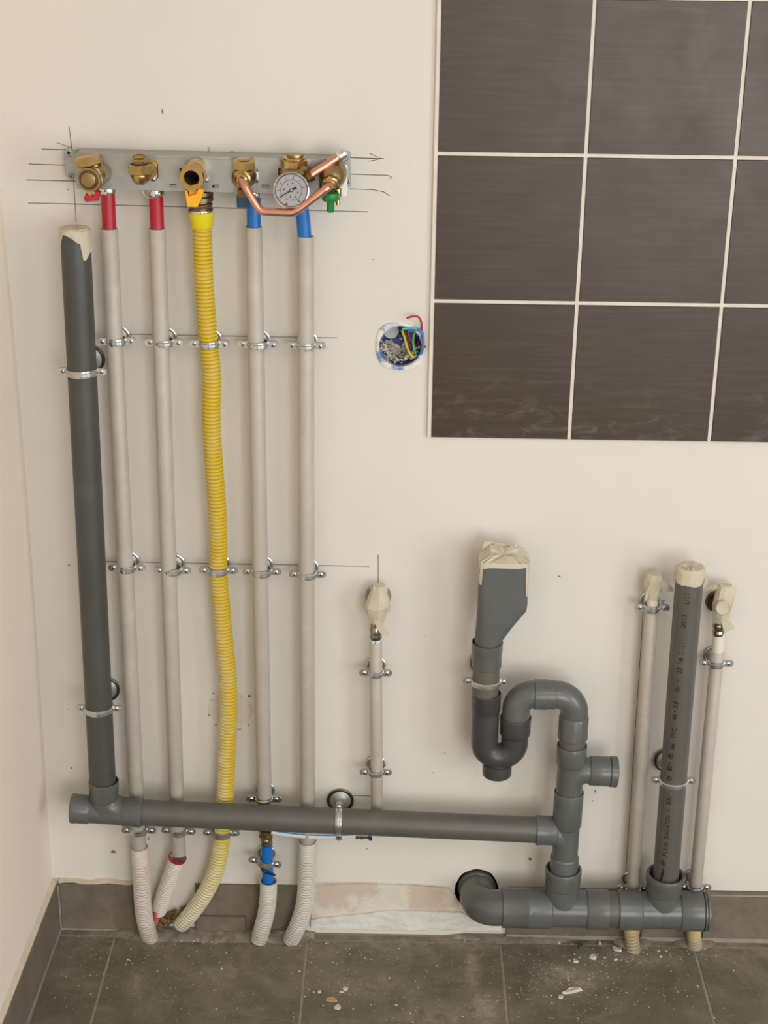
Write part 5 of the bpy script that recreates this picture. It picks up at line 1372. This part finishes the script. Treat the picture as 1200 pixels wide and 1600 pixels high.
# 1: leftmost ball valve with blanking nuts and a red lever
f1 = Vector((0.1668, -0.0900, 1.2673)); bk1 = Vector((f1.x+.006, -.044, f1.z+.002))
t = V_('brass_valve', (f1.x, 0, f1.z), 'leftmost brass valve with a round blank cap facing out and a red lever', 'valve')
ax1 = unit(bk1, f1); L = (f1-bk1).length
mb = MB(); mb.lathe([(0, 0), (.0150, 0), (.0150, L*.18), (.0162, L*.3), (.0172, L*.5), (.0172, L*.62), (.0160, L*.70), (0, L*.70)], bk1, ax1, 32)
mb.lathe([(.0, 0), (.0118, 0), (.0118, .022), (0, .022)], lerp(bk1, f1, .45), Vector((-.05, -.1, 1)), 24)
mb.tube([lerp(bk1, f1, .42)+X*.002, lerp(bk1, f1, .10)+X*.0025], .0148, 24)
obj('body', mb, 'brass_matt', t)
mb = MB(); mb.hexnut(lerp(bk1, f1, .60), ax1, .0186, L*.30, .3, ch=.002); mb.lathe([(.0160, L*.28), (.0158, L*.40), (.0132, L*.405), (.0130, L*.37), (.0100, L*.37), (.0098, L*.41), (.0085, L*.425), (0, L*.425)], lerp(bk1, f1, .60), ax1, 36); obj('end_cap', mb, 'brass_matt', t)
mb = MB(); o1 = lerp(bk1, f1, .60); mb.lathe([(.0100, L*.405), (.0102, L*.425), (.0128, L*.415), (.0130, L*.400), (.0100, L*.400)], o1, ax1, 36); obj('seal_or_shade_ring', mb, 'brass_dark', t)  # dark ring standing in for the shade in the cap's groove
mb = MB(); mb.lathe([(.0100, L*.40), (.0098, L*.44), (.0090, L*.450), (0, L*.450)], o1, ax1, 32); obj('face_plug', mb, 'brass_matt', t)
n1 = Vector((0.1636, -0.0700, 1.2842)); an = Vector((-.12, -.10, 1)).normalized()
mb = MB(); mb.hexnut(n1, an, .0190, .0115, .2, ch=.0018); obj('blanking_nut', mb, 'brass', t)
mb = MB(); mb.box((0.1636, -0.0720, 1.2487), (.0065, .0060, .012)); obj('stem', mb, 'brass', t)
mb = MB(); c = Vector((0.1663, -0.0720, 1.2432)); mb.prism([(-.0105, -.003), (-.0085, -.0082), (.0085, -.0062), (.0125, .0055), (.0060, .0070), (.0040, .0002), (-.0040, -.0008), (-.0070, .0040)], c+Yv*.005, X, Z, Yv*-.010, bevel=.001); obj('lever', mb, 'lever_red', t, label='small red lever')
clamp(t, (0.1816, -0.0460, 1.2685))
# 2: brass elbow with an open threaded stub
e2 = Vector((0.2330, -0.0740, 1.2701)); t = V_('brass_fitting', (e2.x, 0, e2.z), 'brass elbow with an open upward threaded stub, second from the left', 'pipe fitting')
mb = MB(); cb2 = Vector((e2.x+.0095, -.044, e2.z+.004))
mb.tube(spline([cb2, lerp(cb2, e2, .6)+Vector((0, -.004, -.001)), e2+Vector((0, -.001, .0)), e2+Vector((0, -.001, .005))], 6), .0108, 24)
mb.lathe([(0, -.0115), (.006, -.0105), (.0105, -.006), (.0120, 0), (.0118, .006), (0, .006)], e2, Z, 26)
mb.prism(rrect(-.0110, .0110, -.0125, .0125, .0045, 4), cb2+Yv*.001, X, Z, Yv*-.006, bevel=.0015)
obj('body', mb, 'brass', t)
mb = MB(); mb.hexnut(e2+Z*.0030, Z, .0166, .0130, .25, ch=.0010); obj('hex', mb, 'brass', t)
mb = MB(); z0_ = .0165; mb.lathe([(.0112, z0_-.001), (.0116, z0_), (.0090, z0_+.0006)]+[(.0094 if k % 2 else .0088, z0_+.001+k*.0009) for k in range(11)]+[(.0090, z0_+.0115), (.0078, z0_+.012), (.0070, z0_+.0115), (.0068, z0_+.002), (0, z0_+.002)], e2, Z, 26); obj('threaded_stub', mb, 'brass', t)
mb = MB(); mb.lathe([(.0090, z0_-.0006), (.0122, z0_-.0006), (.0122, z0_+.0008), (.0090, z0_+.0008)], e2, Z, 24); obj('seal_or_shade_ring', mb, 'seal_rubber', t)
clamp(t, (0.2472, -0.0460, 1.2677), .014)
# 3: gas valve with hexagonal hole and yellow lever
f3 = Vector((0.3035, -0.0880, 1.2706)); bk3 = Vector((f3.x+.002, -.044, f3.z+.005)); ax3 = unit(bk3, f3); L = (f3-bk3).length
t = V_('gas_valve', (f3.x, 0, f3.z), 'brass gas valve with an open hexagonal hole and a yellow lever', 'valve')
mb = MB()
mb.lathe([(0, 0), (.0165, 0), (.0172, L*.2), (.0172, L*.62), (.0164, L*.64), (.0164, L*.70), (.0172, L*.72), (.0172, L*.92), (.0160, L), (.0108, L), (.0096, L-.0015), (.0086, L-.003)], bk3, ax3, 34)
obj('body', mb, 'brass', t)
mb = MB(); uu = [Vector((math.cos(PI/3*k+.3), 0, math.sin(PI/3*k+.3)))*.0088 for k in range(6)]
o3 = bk3+ax3*(L-.0030)
vs = [o3+u_ for u_ in uu]+[o3-ax3*.025+u_ for u_ in uu]
mb.add(vs, [[k, (k+1) % 6, 6+(k+1) % 6, 6+k] for k in range(6)]+[[6+k for k in range(6)]])
obj('hex_socket', mb, 'hole_dark', t, smooth=False)
mb = MB(); c = Vector((0.3047, -0.0700, 1.2452))
mb.box(Vector((0.3034, -0.0660, 1.2479)), (.012, .010, .010), Matrix.Rotation(.2, 3, 'Y'))
mb.prism([(-.0095, -.0150), (.0040, -.0150), (.0120, .0010), (.0135, .0085), (.0075, .0110), (.0035, .0030), (-.0085, -.0010), (-.0095, .0080), (-.0120, .0080), (-.0115, -.002)], c+Yv*.004, X, Z, Yv*-.011, bevel=.0012)
obj('lever', mb, 'lever_yellow', t, label='yellow lever')
ub, ut_ = Vector((0.3083, -0.0360, 1.2181)), Vector((0.3074, -0.0360, 1.2443)); ua = unit(ub, ut_); L = (ut_-ub).length
mb = MB(); mb.lathe([(0, 0), (.0175, 0), (.0175, .0010), (.0168, .0014), (.0155, L*.18), (.0168, L*.30), (.0168, L*.36), (.0145, L*.42), (.0145, L*.48), (.0182, L*.52), (.0182, L*.72), (.0165, L*.76), (.0185, L*.80), (.0185, L), (0, L)], ub, ua, 32); obj('union', mb, 'bronze_union', t)
mb = MB(); mb.lathe([(.016, -.0014), (.0178, -.0014), (.0182, 0), (.0178, .0014), (.016, .0014)], ub, ua, 32); obj('rim', mb, 'chrome', t)
clamp(t, (0.3180, -0.0460, 1.2679), .015)
mb = MB(); mb.box((0.2843, -0.0463, 1.2709), (.004, .002, .012)); obj('slot', mb, 'plastic_black', t)
# 4: valve feeding the copper tube
f4 = Vector((0.3688, -0.0760, 1.2677)); t = V_('brass_valve', (f4.x, 0, f4.z), 'brass valve with copper tube in its face and blue black lever below', 'valve')
bk4 = Vector((f4.x+.004, -.044, f4.z+.003)); ax4 = unit(bk4, f4); L = (f4-bk4).length
mb = MB(); mb.lathe([(0, 0), (.0160, 0), (.0165, L*.3), (.0160, L*.6), (.0150, L*.66), (.0150, L*.78), (.0125, L*.9), (0, L*.9)], bk4, ax4, 32)
mb.lathe([(0, 0), (.0105, 0), (.0105, .024), (0, .024)], lerp(bk4, f4, .4), Z, 24)
mb.tube([lerp(bk4, f4, .42)+X*.002, lerp(bk4, f4, .10)+X*.003], .0135, 24); obj('body', mb, 'brass_matt', t)
mb = MB(); mb.lathe([(.0125, L*.78), (.0128, L*.80), (.0128, L*.90), (.0112, L*.96), (.0100, L*.97), (.0096, L*1.0), (.0074, L*1.06), (.0058, L*1.10), (0, L*1.10)], bk4, ax4, 30); obj('gland', mb, 'brass', t)
mb = MB(); n4 = Vector((0.3711, -0.0620, 1.2799)); mb.hexnut(n4, Vector((.02, -.1, 1)), .0165, .0120, .15, ch=.0016); mb.lathe([(0, .010), (.0105, .0115), (.0092, .0138), (0, .0140)], n4, Z, 24); obj('blanking_nut', mb, 'brass', t)
mb = MB(); mb.box((0.3678, -0.0660, 1.2480), (.011, .008, .010)); obj('stem', mb, 'brass_dark', t)
mb = MB(); mb.prism(rrect(-.0085, .0085, -.0085, .0085, .0015, 3), Vector((0.3695, -0.0640, 1.2373))+Yv*.005, X, Z, Yv*-.010, bevel=.001); obj('lever', mb, 'lever_teal', t, label='dark blue lever')
clamp(t, (0.3867, -0.0460, 1.2680), .015)
# 5: valve behind the gauge
f5 = Vector((0.4381, -0.0740, 1.2718)); t = V_('brass_valve', (f5.x, 0, f5.z), 'brass valve half hidden behind the round pressure gauge', 'valve')
bk5 = Vector((f5.x+.003, -.044, f5.z+.003)); L = (f5-bk5).length
mb = MB(); mb.lathe([(0, 0), (.0195, 0), (.0210, L*.35), (.0195, L*.8), (.0160, L), (0, L)], bk5, unit(bk5, f5), 32)
mb.lathe([(0, 0), (.0115, 0), (.0115, .026), (0, .026)], lerp(bk5, f5, .4), Z, 24)
mb.lathe([(0, 0), (.0110, 0), (.0110, .034), (0, .034)], Vector((f5.x+.004, -.050, f5.z)), -Z, 22)
obj('body', mb, 'brass_matt', t)
mb = MB(); n5 = Vector((0.4382, -0.0620, 1.2829)); mb.hexnut(n5, Vector((.02, -.1, 1)), .0182, .0125, .35, ch=.0018); mb.lathe([(.0150, .0115), (.0150, .0140), (0, .0142)], n5, Vector((.02, -.1, 1)), 28); obj('blanking_nut', mb, 'brass', t)
mb = MB(); b5 = Vector((0.4552, -0.0740, 1.2703)); b6 = Vector((0.4629, -0.0740, 1.2751)); mb.lathe([(0, -.012), (.0070, -.012), (.0070, .002), (.0085, .003), (.0085, .010), (0, .010)], b5, unit(b5, b6), 20); obj('side_gland', mb, 'brass_dark', t)
mb = MB(); mb.box((0.4180, -0.0463, 1.2745), (.004, .0022, .010)); mb.box((0.4735, -0.0463, 1.2615), (.003, .0022, .020)); obj('slot', mb, 'plastic_black', t)
# 6: last valve, brass bell over a flat white patch with a green drain cap
f6 = Vector((0.4883, -0.0860, 1.2644)); bk6 = Vector((f6.x+.003, -.046, f6.z+.012)); ax6 = unit(bk6, f6)
t = V_('brass_valve', (f6.x, 0, f6.z), 'rightmost bell shaped brass valve with a white patch behind and green cap below', 'valve')
mb = MB(); L = (f6-bk6).length
mb.lathe([(0, 0), (.0180, 0), (.0186, L*.22), (.0176, L*.45), (.0140, L*.66), (.0105, L*.74), (0, L*.76)], bk6, ax6, 36); obj('body', mb, 'brass_matt', t)
mb = MB(); h6 = lerp(bk6, f6, .68); mb.hexnut(h6, ax6, .0112, .012, .1, ch=.001); mb.lathe([(.0085, .0118), (.0080, .0135), (.0062, .0150), (0, .0152)], h6, ax6, 24); obj('gland', mb, 'brass', t)
mb = MB(); wp0 = Vector((0.4935, -0.0480, 1.2642)); mb.prism(rrect(-.0165, .0165, -.0215, .0215, .0042, 5), wp0, du, dv, Yv*-.0016, bevel=.0004); obj('white_patch', mb, 'plastic_white', t, label='white patch')
mb = MB(); g0 = Vector((0.4882, -0.0740, 1.2520)); mb.lathe([(0, 0), (.0112, 0), (.0122, -.002), (.0114, -.0095), (.0100, -.0110), (.0056, -.0112), (.0052, -.0130), (.0052, -.0245), (.0044, -.0262), (0, -.0262)], g0, Z, 26); obj('drain_cap', mb, 'plastic_green', t, label='green drain cap')
mb = MB(); s0 = Vector((0.4977, -0.0660, 1.2524)); mb.lathe([(0, .004), (.0050, .004), (.0050, -.0065), (.0030, -.0068), (.0030, -.018), (.0022, -.0185), (0, -.0185)], s0, Z, 16); obj('bleed_stub', mb, 'brass', t)
# copper tubes
cp = spline([(0.3695, -0.0840, 1.2670), (0.3720, -0.0920, 1.2672), (0.3765, -0.0960, 1.2612), (0.3824, -0.0970, 1.2513)], 6)[:-1]+spline([(0.3824, -0.0970, 1.2513), (0.3907, -0.0980, 1.2380), (0.3950, -0.0985, 1.2326), (0.4018, -0.0990, 1.2302), (0.4172, -0.1000, 1.2298), (0.4327, -0.1010, 1.2294), (0.4403, -0.1010, 1.2303), (0.4481, -0.1010, 1.2347), (0.4625, -0.1000, 1.2458), (0.4778, -0.0990, 1.2572), (0.4846, -0.0980, 1.2622), (0.4877, -0.0920, 1.2637), (0.4882, -0.0840, 1.2640)], 6)
tag(obj('copper_tube', MB().tube(cp, .0054, 18), 'copper'), 'bent copper tube looping under the gauge from one brass valve to the other', 'copper tube')
t = thing('copper_tube', (0.4773, 0.0000, 1.2754), 'short straight copper tube slanting up right from behind the gauge to the bracket', 'copper tube')
ca, cb_ = Vector((0.4596, -0.0760, 1.2737)), Vector((0.4984, -0.0620, 1.2973))
obj('tube', MB().tube([ca, lerp(ca, cb_, .5), cb_], .0055, 18), 'copper', t)
m2 = MB(); d = unit(ca, cb_); m2.lathe([(0, -.002), (.0068, -.002), (.0080, 0), (.0080, .003), (.0066, .004), (.0066, .006), (.0078, .007), (.0078, .010), (.005, .012), (0, .012)], cb_, d, 20); obj('end_nut', m2, 'chrome', t)
# pressure gauge
gc = Vector((0.4370, -0.0960, 1.2582)); ga = Vector((.06, -1, .20)).normalized()
t = thing('pressure_gauge', gc, 'round steel pressure gauge with white dial and black needle', 'pressure gauge')
Rg = .0240
m2 = MB(); m2.lathe([(0, -.022), (Rg*.86, -.022), (Rg*.92, -.020), (Rg*.92, -.003), (Rg*.97, -.002), (Rg, .000), (Rg, .0035), (Rg*.985, .0052), (Rg*.95, .0056), (Rg*.90, .0046), (Rg*.83, .0012), (Rg*.82, .0004), (0, .0004)], gc, ga, 48); obj('case', m2, 'chrome', t)
m2 = MB(); m2.lathe([(Rg*.825, .0003), (Rg*.825, .0009), (0, .0009)], gc, ga, 40); obj('dial', m2, 'dial', t)
gu = (Z-ga*Z.dot(ga)).normalized(); gw = gu.cross(ga)*-1
if gw.x < 0: gw = -gw
def gp(x, y, h=.0011): return gc+gw*(x*Rg)+gu*(y*Rg)+ga*h
def gbar(mb, x0, y0, x1, y1, w, h=.0011, w2=None):
    d_ = Vector((x1-x0, y1-y0)).normalized(); n_ = Vector((-d_.y, d_.x)); w2 = w if w2 is None else w2
    mb.add([gp(x0+n_.x*w, y0+n_.y*w, h), gp(x0-n_.x*w, y0-n_.y*w, h), gp(x1-n_.x*w2, y1-n_.y*w2, h), gp(x1+n_.x*w2, y1+n_.y*w2, h)], [[0, 1, 2, 3]])
m2 = MB()
for k in range(9):
    a = math.radians(213-k*33.2); big = k % 2 == 0
    gbar(m2, .76*math.cos(a), .76*math.sin(a), (.60 if big else .66)*math.cos(a), (.60 if big else .66)*math.sin(a), .018 if big else .012)
for k in range(33):
    a = math.radians(213-k*8.3); gbar(m2, .62*math.cos(a), .62*math.sin(a), .57*math.cos(a), .57*math.sin(a), .007)
for k in range(40):
    a0, a1 = math.radians(213-k*6.64), math.radians(213-(k+1)*6.64); gbar(m2, .575*math.cos(a0), .575*math.sin(a0), .575*math.cos(a1), .575*math.sin(a1), .010)
# digits too small to read singly: short ink strokes where the photograph shows them
for (x, y) in ((-.40, .06), (-.20, .32), (.08, .40), (.36, -.10), (-.24, -.48), (-.06, -.34), (.22, -.34), (.10, -.50), (.28, -.48), (.40, -.58)):
    gbar(m2, x-.035, y-.04, x+.015, y+.05, .020); gbar(m2, x-.03, y-.045, x+.05, y-.03, .014)
obj('dial_marks', m2, 'dial_ink', t, smooth=False)
m2 = MB(); gbar(m2, -.34, -.76, -.20, -.72, .05); obj('red_mark', m2, 'dial_red', t, smooth=False)
m2 = MB()
def gbox(mb, x0, y0, x1, y1, w0, w1, h0, h1):
    d_ = Vector((x1-x0, y1-y0)).normalized(); n_ = Vector((-d_.y, d_.x)); P_ = [(x0+n_.x*w0, y0+n_.y*w0), (x0-n_.x*w0, y0-n_.y*w0), (x1-n_.x*w1, y1-n_.y*w1), (x1+n_.x*w1, y1+n_.y*w1)]
    mb.add([gp(*p, h0) for p in P_]+[gp(*p, h1) for p in P_], [[3, 2, 1, 0], [4, 5, 6, 7], [0, 1, 5, 4], [1, 2, 6, 5], [2, 3, 7, 6], [3, 0, 4, 7]])
gbox(m2, 0, 0, -.66, -.38, .045, .018, .0016, .0021); gbox(m2, 0, 0, .28, .16, .045, .075, .0016, .0021)
m2.lathe([(0, .0011), (.0024, .0011), (.0024, .0026), (0, .0026)], gc, ga, 18); obj('needle', m2, 'plastic_black', t)
m2 = MB(); m2.lathe([(0, 0), (.0012, 0), (.0012, .0030), (0, .0030)], gc, ga, 14); obj('needle_pin', m2, 'zinc', t)

gm_, gt, gb = nt_new('gauge_glass')
gt.nodes.remove(gb)
tr_ = gt.nodes.new('ShaderNodeBsdfTransparent'); gl_ = gt.nodes.new('ShaderNodeBsdfGlossy'); gl_.inputs['Roughness'].default_value = 0.05
fr_ = gt.nodes.new('ShaderNodeFresnel'); fr_.inputs[0].default_value = 1.45; ms_ = gt.nodes.new('ShaderNodeMixShader')
gt.links.new(fr_.outputs[0], ms_.inputs[0]); gt.links.new(tr_.outputs[0], ms_.inputs[1]); gt.links.new(gl_.outputs[0], ms_.inputs[2]); gt.links.new(ms_.outputs[0], gt.nodes['Material Output'].inputs[0])
MAT['gauge_glass'] = gm_
obj('glass', MB().lathe([(0, .0042), (Rg*.88, .0042), (Rg*.88, .0036), (0, .0036)], gc, ga, 40), 'gauge_glass', t)

# ------------------------------------------------------------------ electrical box with loose wires
bc = Vector(BOX_C)
t = thing('socket_box', bc, 'blue recessed socket box smeared with plaster in the wall left of the tiles', 'socket box')
def superell(rx, rz, e, n=48): return [(rx*math.copysign(abs(math.cos(2*PI*k/n))**e, math.cos(2*PI*k/n)), rz*math.copysign(abs(math.sin(2*PI*k/n))**e, math.sin(2*PI*k/n))) for k in range(n)]
m2 = MB(); so = superell(.0345, .0350, .72); si = [(.0004+.0305*math.cos(2*PI*k/48), .0305*math.sin(2*PI*k/48)) for k in range(48)]
so = [(x+.0025*(1 if x > 0 else 0)*(-.3), z-.0012*x/.03) for x, z in so]
def ring3(pts, y): return [Vector((bc.x+x, y, bc.z+z)) for x, z in pts]
seq = [ring3(so, -.0002), ring3([(x*.99, z*.99) for x, z in so], -.0022), ring3([(x*1.05, z*1.05) for x, z in si], -.0030), ring3(si, -.0018), ring3(si, .030)]
n = 48; vs = [v for r_ in seq for v in r_]; m2.add(vs, [[i*n+k, i*n+(k+1) % n, (i+1)*n+(k+1) % n, (i+1)*n+k] for i in range(4) for k in range(n)])
obj('rim', m2, 'box_rim', t)
m2 = MB(); m2.lathe([(.0303, .006), (.0303, .039), (0, .039)], Vector((bc.x, 0, bc.z)), Yv, 40); obj('cup', m2, 'box_blue', t)
for dx, dz, r_, tl in ((-.0135, .0125, .0115, 0), (-.0090, -.0165, .0105, 0), (.0130, -.0130, .0115, 0)):
    m2 = MB(); m2.lathe([(0, 0), (r_, 0), (r_, .0020), (r_-.0008, .0028), (0, .0028)], Vector((bc.x+dx, .0385, bc.z+dz)), -Yv, 28); obj('knockout', m2, 'knockout', t)
m2 = MB(); m2.lathe([(0, 0), (.0062, 0), (.0052, .006), (.0025, .007), (.0025, .011), (0, .011)], Vector((bc.x+.001, .0385, bc.z+.004)), -Yv, 18); obj('screw_post', m2, 'box_blue', t)
m2 = MB(); rnd = random.Random(9)
for k in range(420):
    a = rnd.uniform(PI*1.02, PI*1.95); rr = rnd.uniform(.012, .0285); y = rnd.uniform(.008, .037)
    if rr < .021 and y < .030: continue
    c = Vector((bc.x+rr*math.cos(a), y, bc.z+rr*math.sin(a))); r_ = rnd.uniform(.0012, .0036)
    vs = [c+Vector((s*r_*rnd.uniform(.7, 1.2), 0, 0)) for s in (-1, 1)]+[c+Vector((0, s*r_, 0)) for s in (-1, 1)]+[c+Vector((0, 0, s*r_*rnd.uniform(.6, 1.1))) for s in (-1, 1)]
    m2.add(vs, [[0, 2, 4], [2, 1, 4], [1, 3, 4], [3, 0, 4], [2, 0, 5], [1, 2, 5], [3, 1, 5], [0, 3, 5]])
obj('plaster_bits', m2, 'plaster_bits', t, smooth=False, kind='stuff')
def wire(name, label, pts, mat, r=.0014):
    tag(obj(name, MB().tube(spline(pts, 7), r, 10), mat), label, 'wire', 'loose wires in the socket box')
wire('electric_wire', 'red wire hooking up out of the socket box', [(0.5936, -0.0120, 1.0646), (0.6022, -0.0140, 1.0676), (0.6095, -0.0140, 1.0672), (0.6137, -0.0120, 1.0611), (0.6153, -0.0060, 1.0492), (0.6139, 0.0060, 1.0337), (0.6098, 0.0200, 1.0154)], 'wire_red', .0015)
wire('electric_wire', 'thick mint green wire lying across the top of the socket box', [(0.5879, -0.0020, 1.0458), (0.5980, -0.0040, 1.0480), (0.6072, -0.0040, 1.0476), (0.6119, 0.0040, 1.0427), (0.6095, 0.0200, 1.0307)], 'wire_mint', .0019)
wire('electric_wire', 'pale blue wire running down the right edge of the socket box', [(0.5962, 0.0000, 1.0426), (0.6072, -0.0040, 1.0457), (0.6155, -0.0040, 1.0421), (0.6176, -0.0040, 1.0298), (0.6170, -0.0040, 1.0165), (0.6126, 0.0020, 1.0052), (0.6044, 0.0140, 0.9997)], 'wire_blue', .0022)
wire('electric_wire', 'slim green wire curving down inside the socket box', [(0.6064, 0.0040, 1.0417), (0.6038, 0.0060, 1.0316), (0.6041, 0.0060, 1.0192), (0.6070, 0.0060, 1.0087), (0.6118, 0.0140, 1.0027)], 'wire_green', .0017)
wire('electric_wire', 'yellow wire forming the lowest bend in the socket box', [(0.5871, 0.0100, 1.0407), (0.5909, 0.0080, 1.0308), (0.5948, 0.0060, 1.0172), (0.5996, 0.0040, 1.0073), (0.6043, 0.0040, 1.0030), (0.6099, 0.0100, 1.0038)], 'wire_yellow', .0019)
wire('electric_wire', 'black wire beside the yellow one in the socket box', [(0.5908, 0.0120, 1.0402), (0.5956, 0.0100, 1.0275), (0.6005, 0.0080, 1.0138), (0.6044, 0.0120, 1.0041)], 'wire_black', .0016)
wire('electric_wire', 'short dark red wire in the middle of the socket box', [(0.5954, 0.0120, 1.0384), (0.5983, 0.0100, 1.0295), (0.6032, 0.0120, 1.0156)], 'wire_red', .0013)
wire('electric_wire', 'dull violet wire between the red and black ones in the socket box', [(0.5926, 0.0140, 1.0378), (0.5985, 0.0120, 1.0222), (0.6024, 0.0140, 1.0112)], 'wire_violet', .0012)
m2 = MB(); m2.lathe([(0, 0), (.0014, 0), (.0016, .002), (.0012, .004), (0, .0045)], (0.6197, -0.0020, 1.0203), (.6, -.8, 0), 10); obj('screw_tip', m2, 'wire_red', t, label='small red tip at the right edge')

# ------------------------------------------------------------------ rubble on the floor
def chip(label, p, lx, ly, h, rot, mat, seed, group='plaster chips on the floor', name='plaster_chip'):
    rnd = random.Random(seed); n = 10; mb = MB(); c = Vector(p); lo, hi = [], []
    for k in range(n):
        a = 2*PI*k/n; j = rnd.uniform(.72, 1.12)
        x, y = lx/2*math.cos(a)*j, ly/2*math.sin(a)*j
        xr, yr_ = x*math.cos(rot)-y*math.sin(rot), x*math.sin(rot)+y*math.cos(rot)
        lo.append(c+Vector((xr, yr_, .0003))); hi.append(c+Vector((xr*.86, yr_*.86, h*rnd.uniform(.65, 1.05))))
    mb.loft([lo, hi], True)
    tag(obj(name, mb, mat, None, smooth=False), label, 'plaster chip' if 'chip' in name else 'debris', group)
chip('largest pale plaster chip, long and slanting, on the floor in front of the grey tee', (0.8769, -0.1412, 0.0000), .037, .011, .005, .32, 'chip_pale', 1)
chip('small pale chip touching the lower left end of the largest plaster chip', (0.8561, -0.1573, 0.0000), .009, .007, .004, .4, 'chip_pale', 2)
chip('rounded pale plaster lump on the floor between the largest chip and the drain', (0.9189, -0.0563, 0.0000), .013, .011, .006, -.2, 'chip_pale', 3)
chip('small pale lump just left of the rounded plaster lump', (0.8889, -0.0671, 0.0000), .0095, .009, .005, .5, 'chip_pale', 4)
chip('flat elongated pale chip beside the cream sleeve left of the printed pipe', (0.9606, -0.0342, 0.0000), .018, .010, .004, -.62, 'chip_pale', 5)
chip('dark greenish sliver on the floor under the floor level drain', (0.9011, -0.0249, 0.0000), .008, .018, .004, -.15, 'chip_dark', 6)
chip('small pale chip at the skirting below the big tee', (0.8656, -0.0174, 0.0000), .006, .009, .004, .2, 'chip_pale', 7)
chip('small pale chip standing by the skirting between the two large tees', (0.9338, -0.0180, 0.0000), .006, .010, .004, -.3, 'chip_pale', 8)
chip('small crumb below the flat elongated chip by the cream sleeve', (0.9553, -0.0602, 0.0000), .008, .004, .003, .2, 'chip_pale', 9)
chip('tan flake of plaster, widest of the group near the middle tile joint', (0.4931, -0.1737, 0.0000), .021, .010, .003, -.25, 'chip_brown', 10)
chip('pale pointed flake lowest in the group near the middle tile joint', (0.5029, -0.1917, 0.0000), .013, .010, .004, .7, 'chip_pale', 11)
chip('pale flake highest in the group near the middle tile joint', (0.5143, -0.1468, 0.0000), .010, .009, .004, .4, 'chip_pale', 12)
chip('small round crumb left of the tan flake near the middle tile joint', (0.4729, -0.1558, 0.0000), .007, .006, .004, .0, 'chip_pale', 13)
chip('thin pale sliver under the highest flake near the middle tile joint', (0.5085, -0.1540, 0.0000), .010, .004, .002, -.1, 'chip_pale', 14)
for i, p in enumerate(((0.8198, -0.1271, -0.0000), (0.8855, -0.1673, 0.0000), (0.8790, -0.1720, 0.0000))):
    pass
cm_ = MB(); rnd = random.Random(21)
def crumb(x, y, r):
    c = Vector((x, y, r*.4)); 
    vs = [c+Vector((r*rnd.uniform(.6, 1.2), 0, 0)), c+Vector((-r*rnd.uniform(.6, 1.2), r*.4, 0)), c+Vector((0, -r*rnd.uniform(.6, 1.1), 0)), c+Vector((0, 0, r*rnd.uniform(.5, .9))), c+Vector((0, 0, -r*.4))]
    cm_.add(vs, [[0, 1, 3], [1, 2, 3], [2, 0, 3], [1, 0, 4], [2, 1, 4], [0, 2, 4]])
spots = [((0.6780, -0.1328, 0.0000), .10, .05, 130), ((0.4928, -0.1222, 0.0000), .05, .05, 110), ((0.8629, -0.1275, 0.0000), .06, .045, 260), ((0.9215, -0.0612, 0.0000), .06, .02, 120), ((0.1382, -0.1002, 0.0000), .07, .05, 150), ((0.2647, -0.1127, 0.0000), .10, .06, 150), ((1.0508, -0.1062, 0.0000), .06, .05, 90), ((0.5765, -0.2121, 0.0000), .20, .06, 120), ((0.2851, -0.0207, 0.0000), .09, .008, 160), ((0.7883, -0.0060, 0.0000), .07, .006, 130), ((0.6271, -0.0531, 0.0000), .15, .02, 90), ((1.0189, -0.0417, 0.0000), .05, .012, 110)]
for p, sx, sy, n_ in spots:
    for _ in range(n_):
        x, y = rnd.gauss(p[0], sx), rnd.gauss(p[1], sy)
        if y > -.012 or x < .04 or x > 1.4: continue
        r = min(.0030, .00045+rnd.expovariate(1/.00040))
        crumb(x, y, r)
o = obj('plaster_crumbs', cm_, 'crumb', None, smooth=False, kind='stuff')
o['label'] = 'fine pale plaster crumbs scattered over the floor tiles'; o['category'] = 'debris'
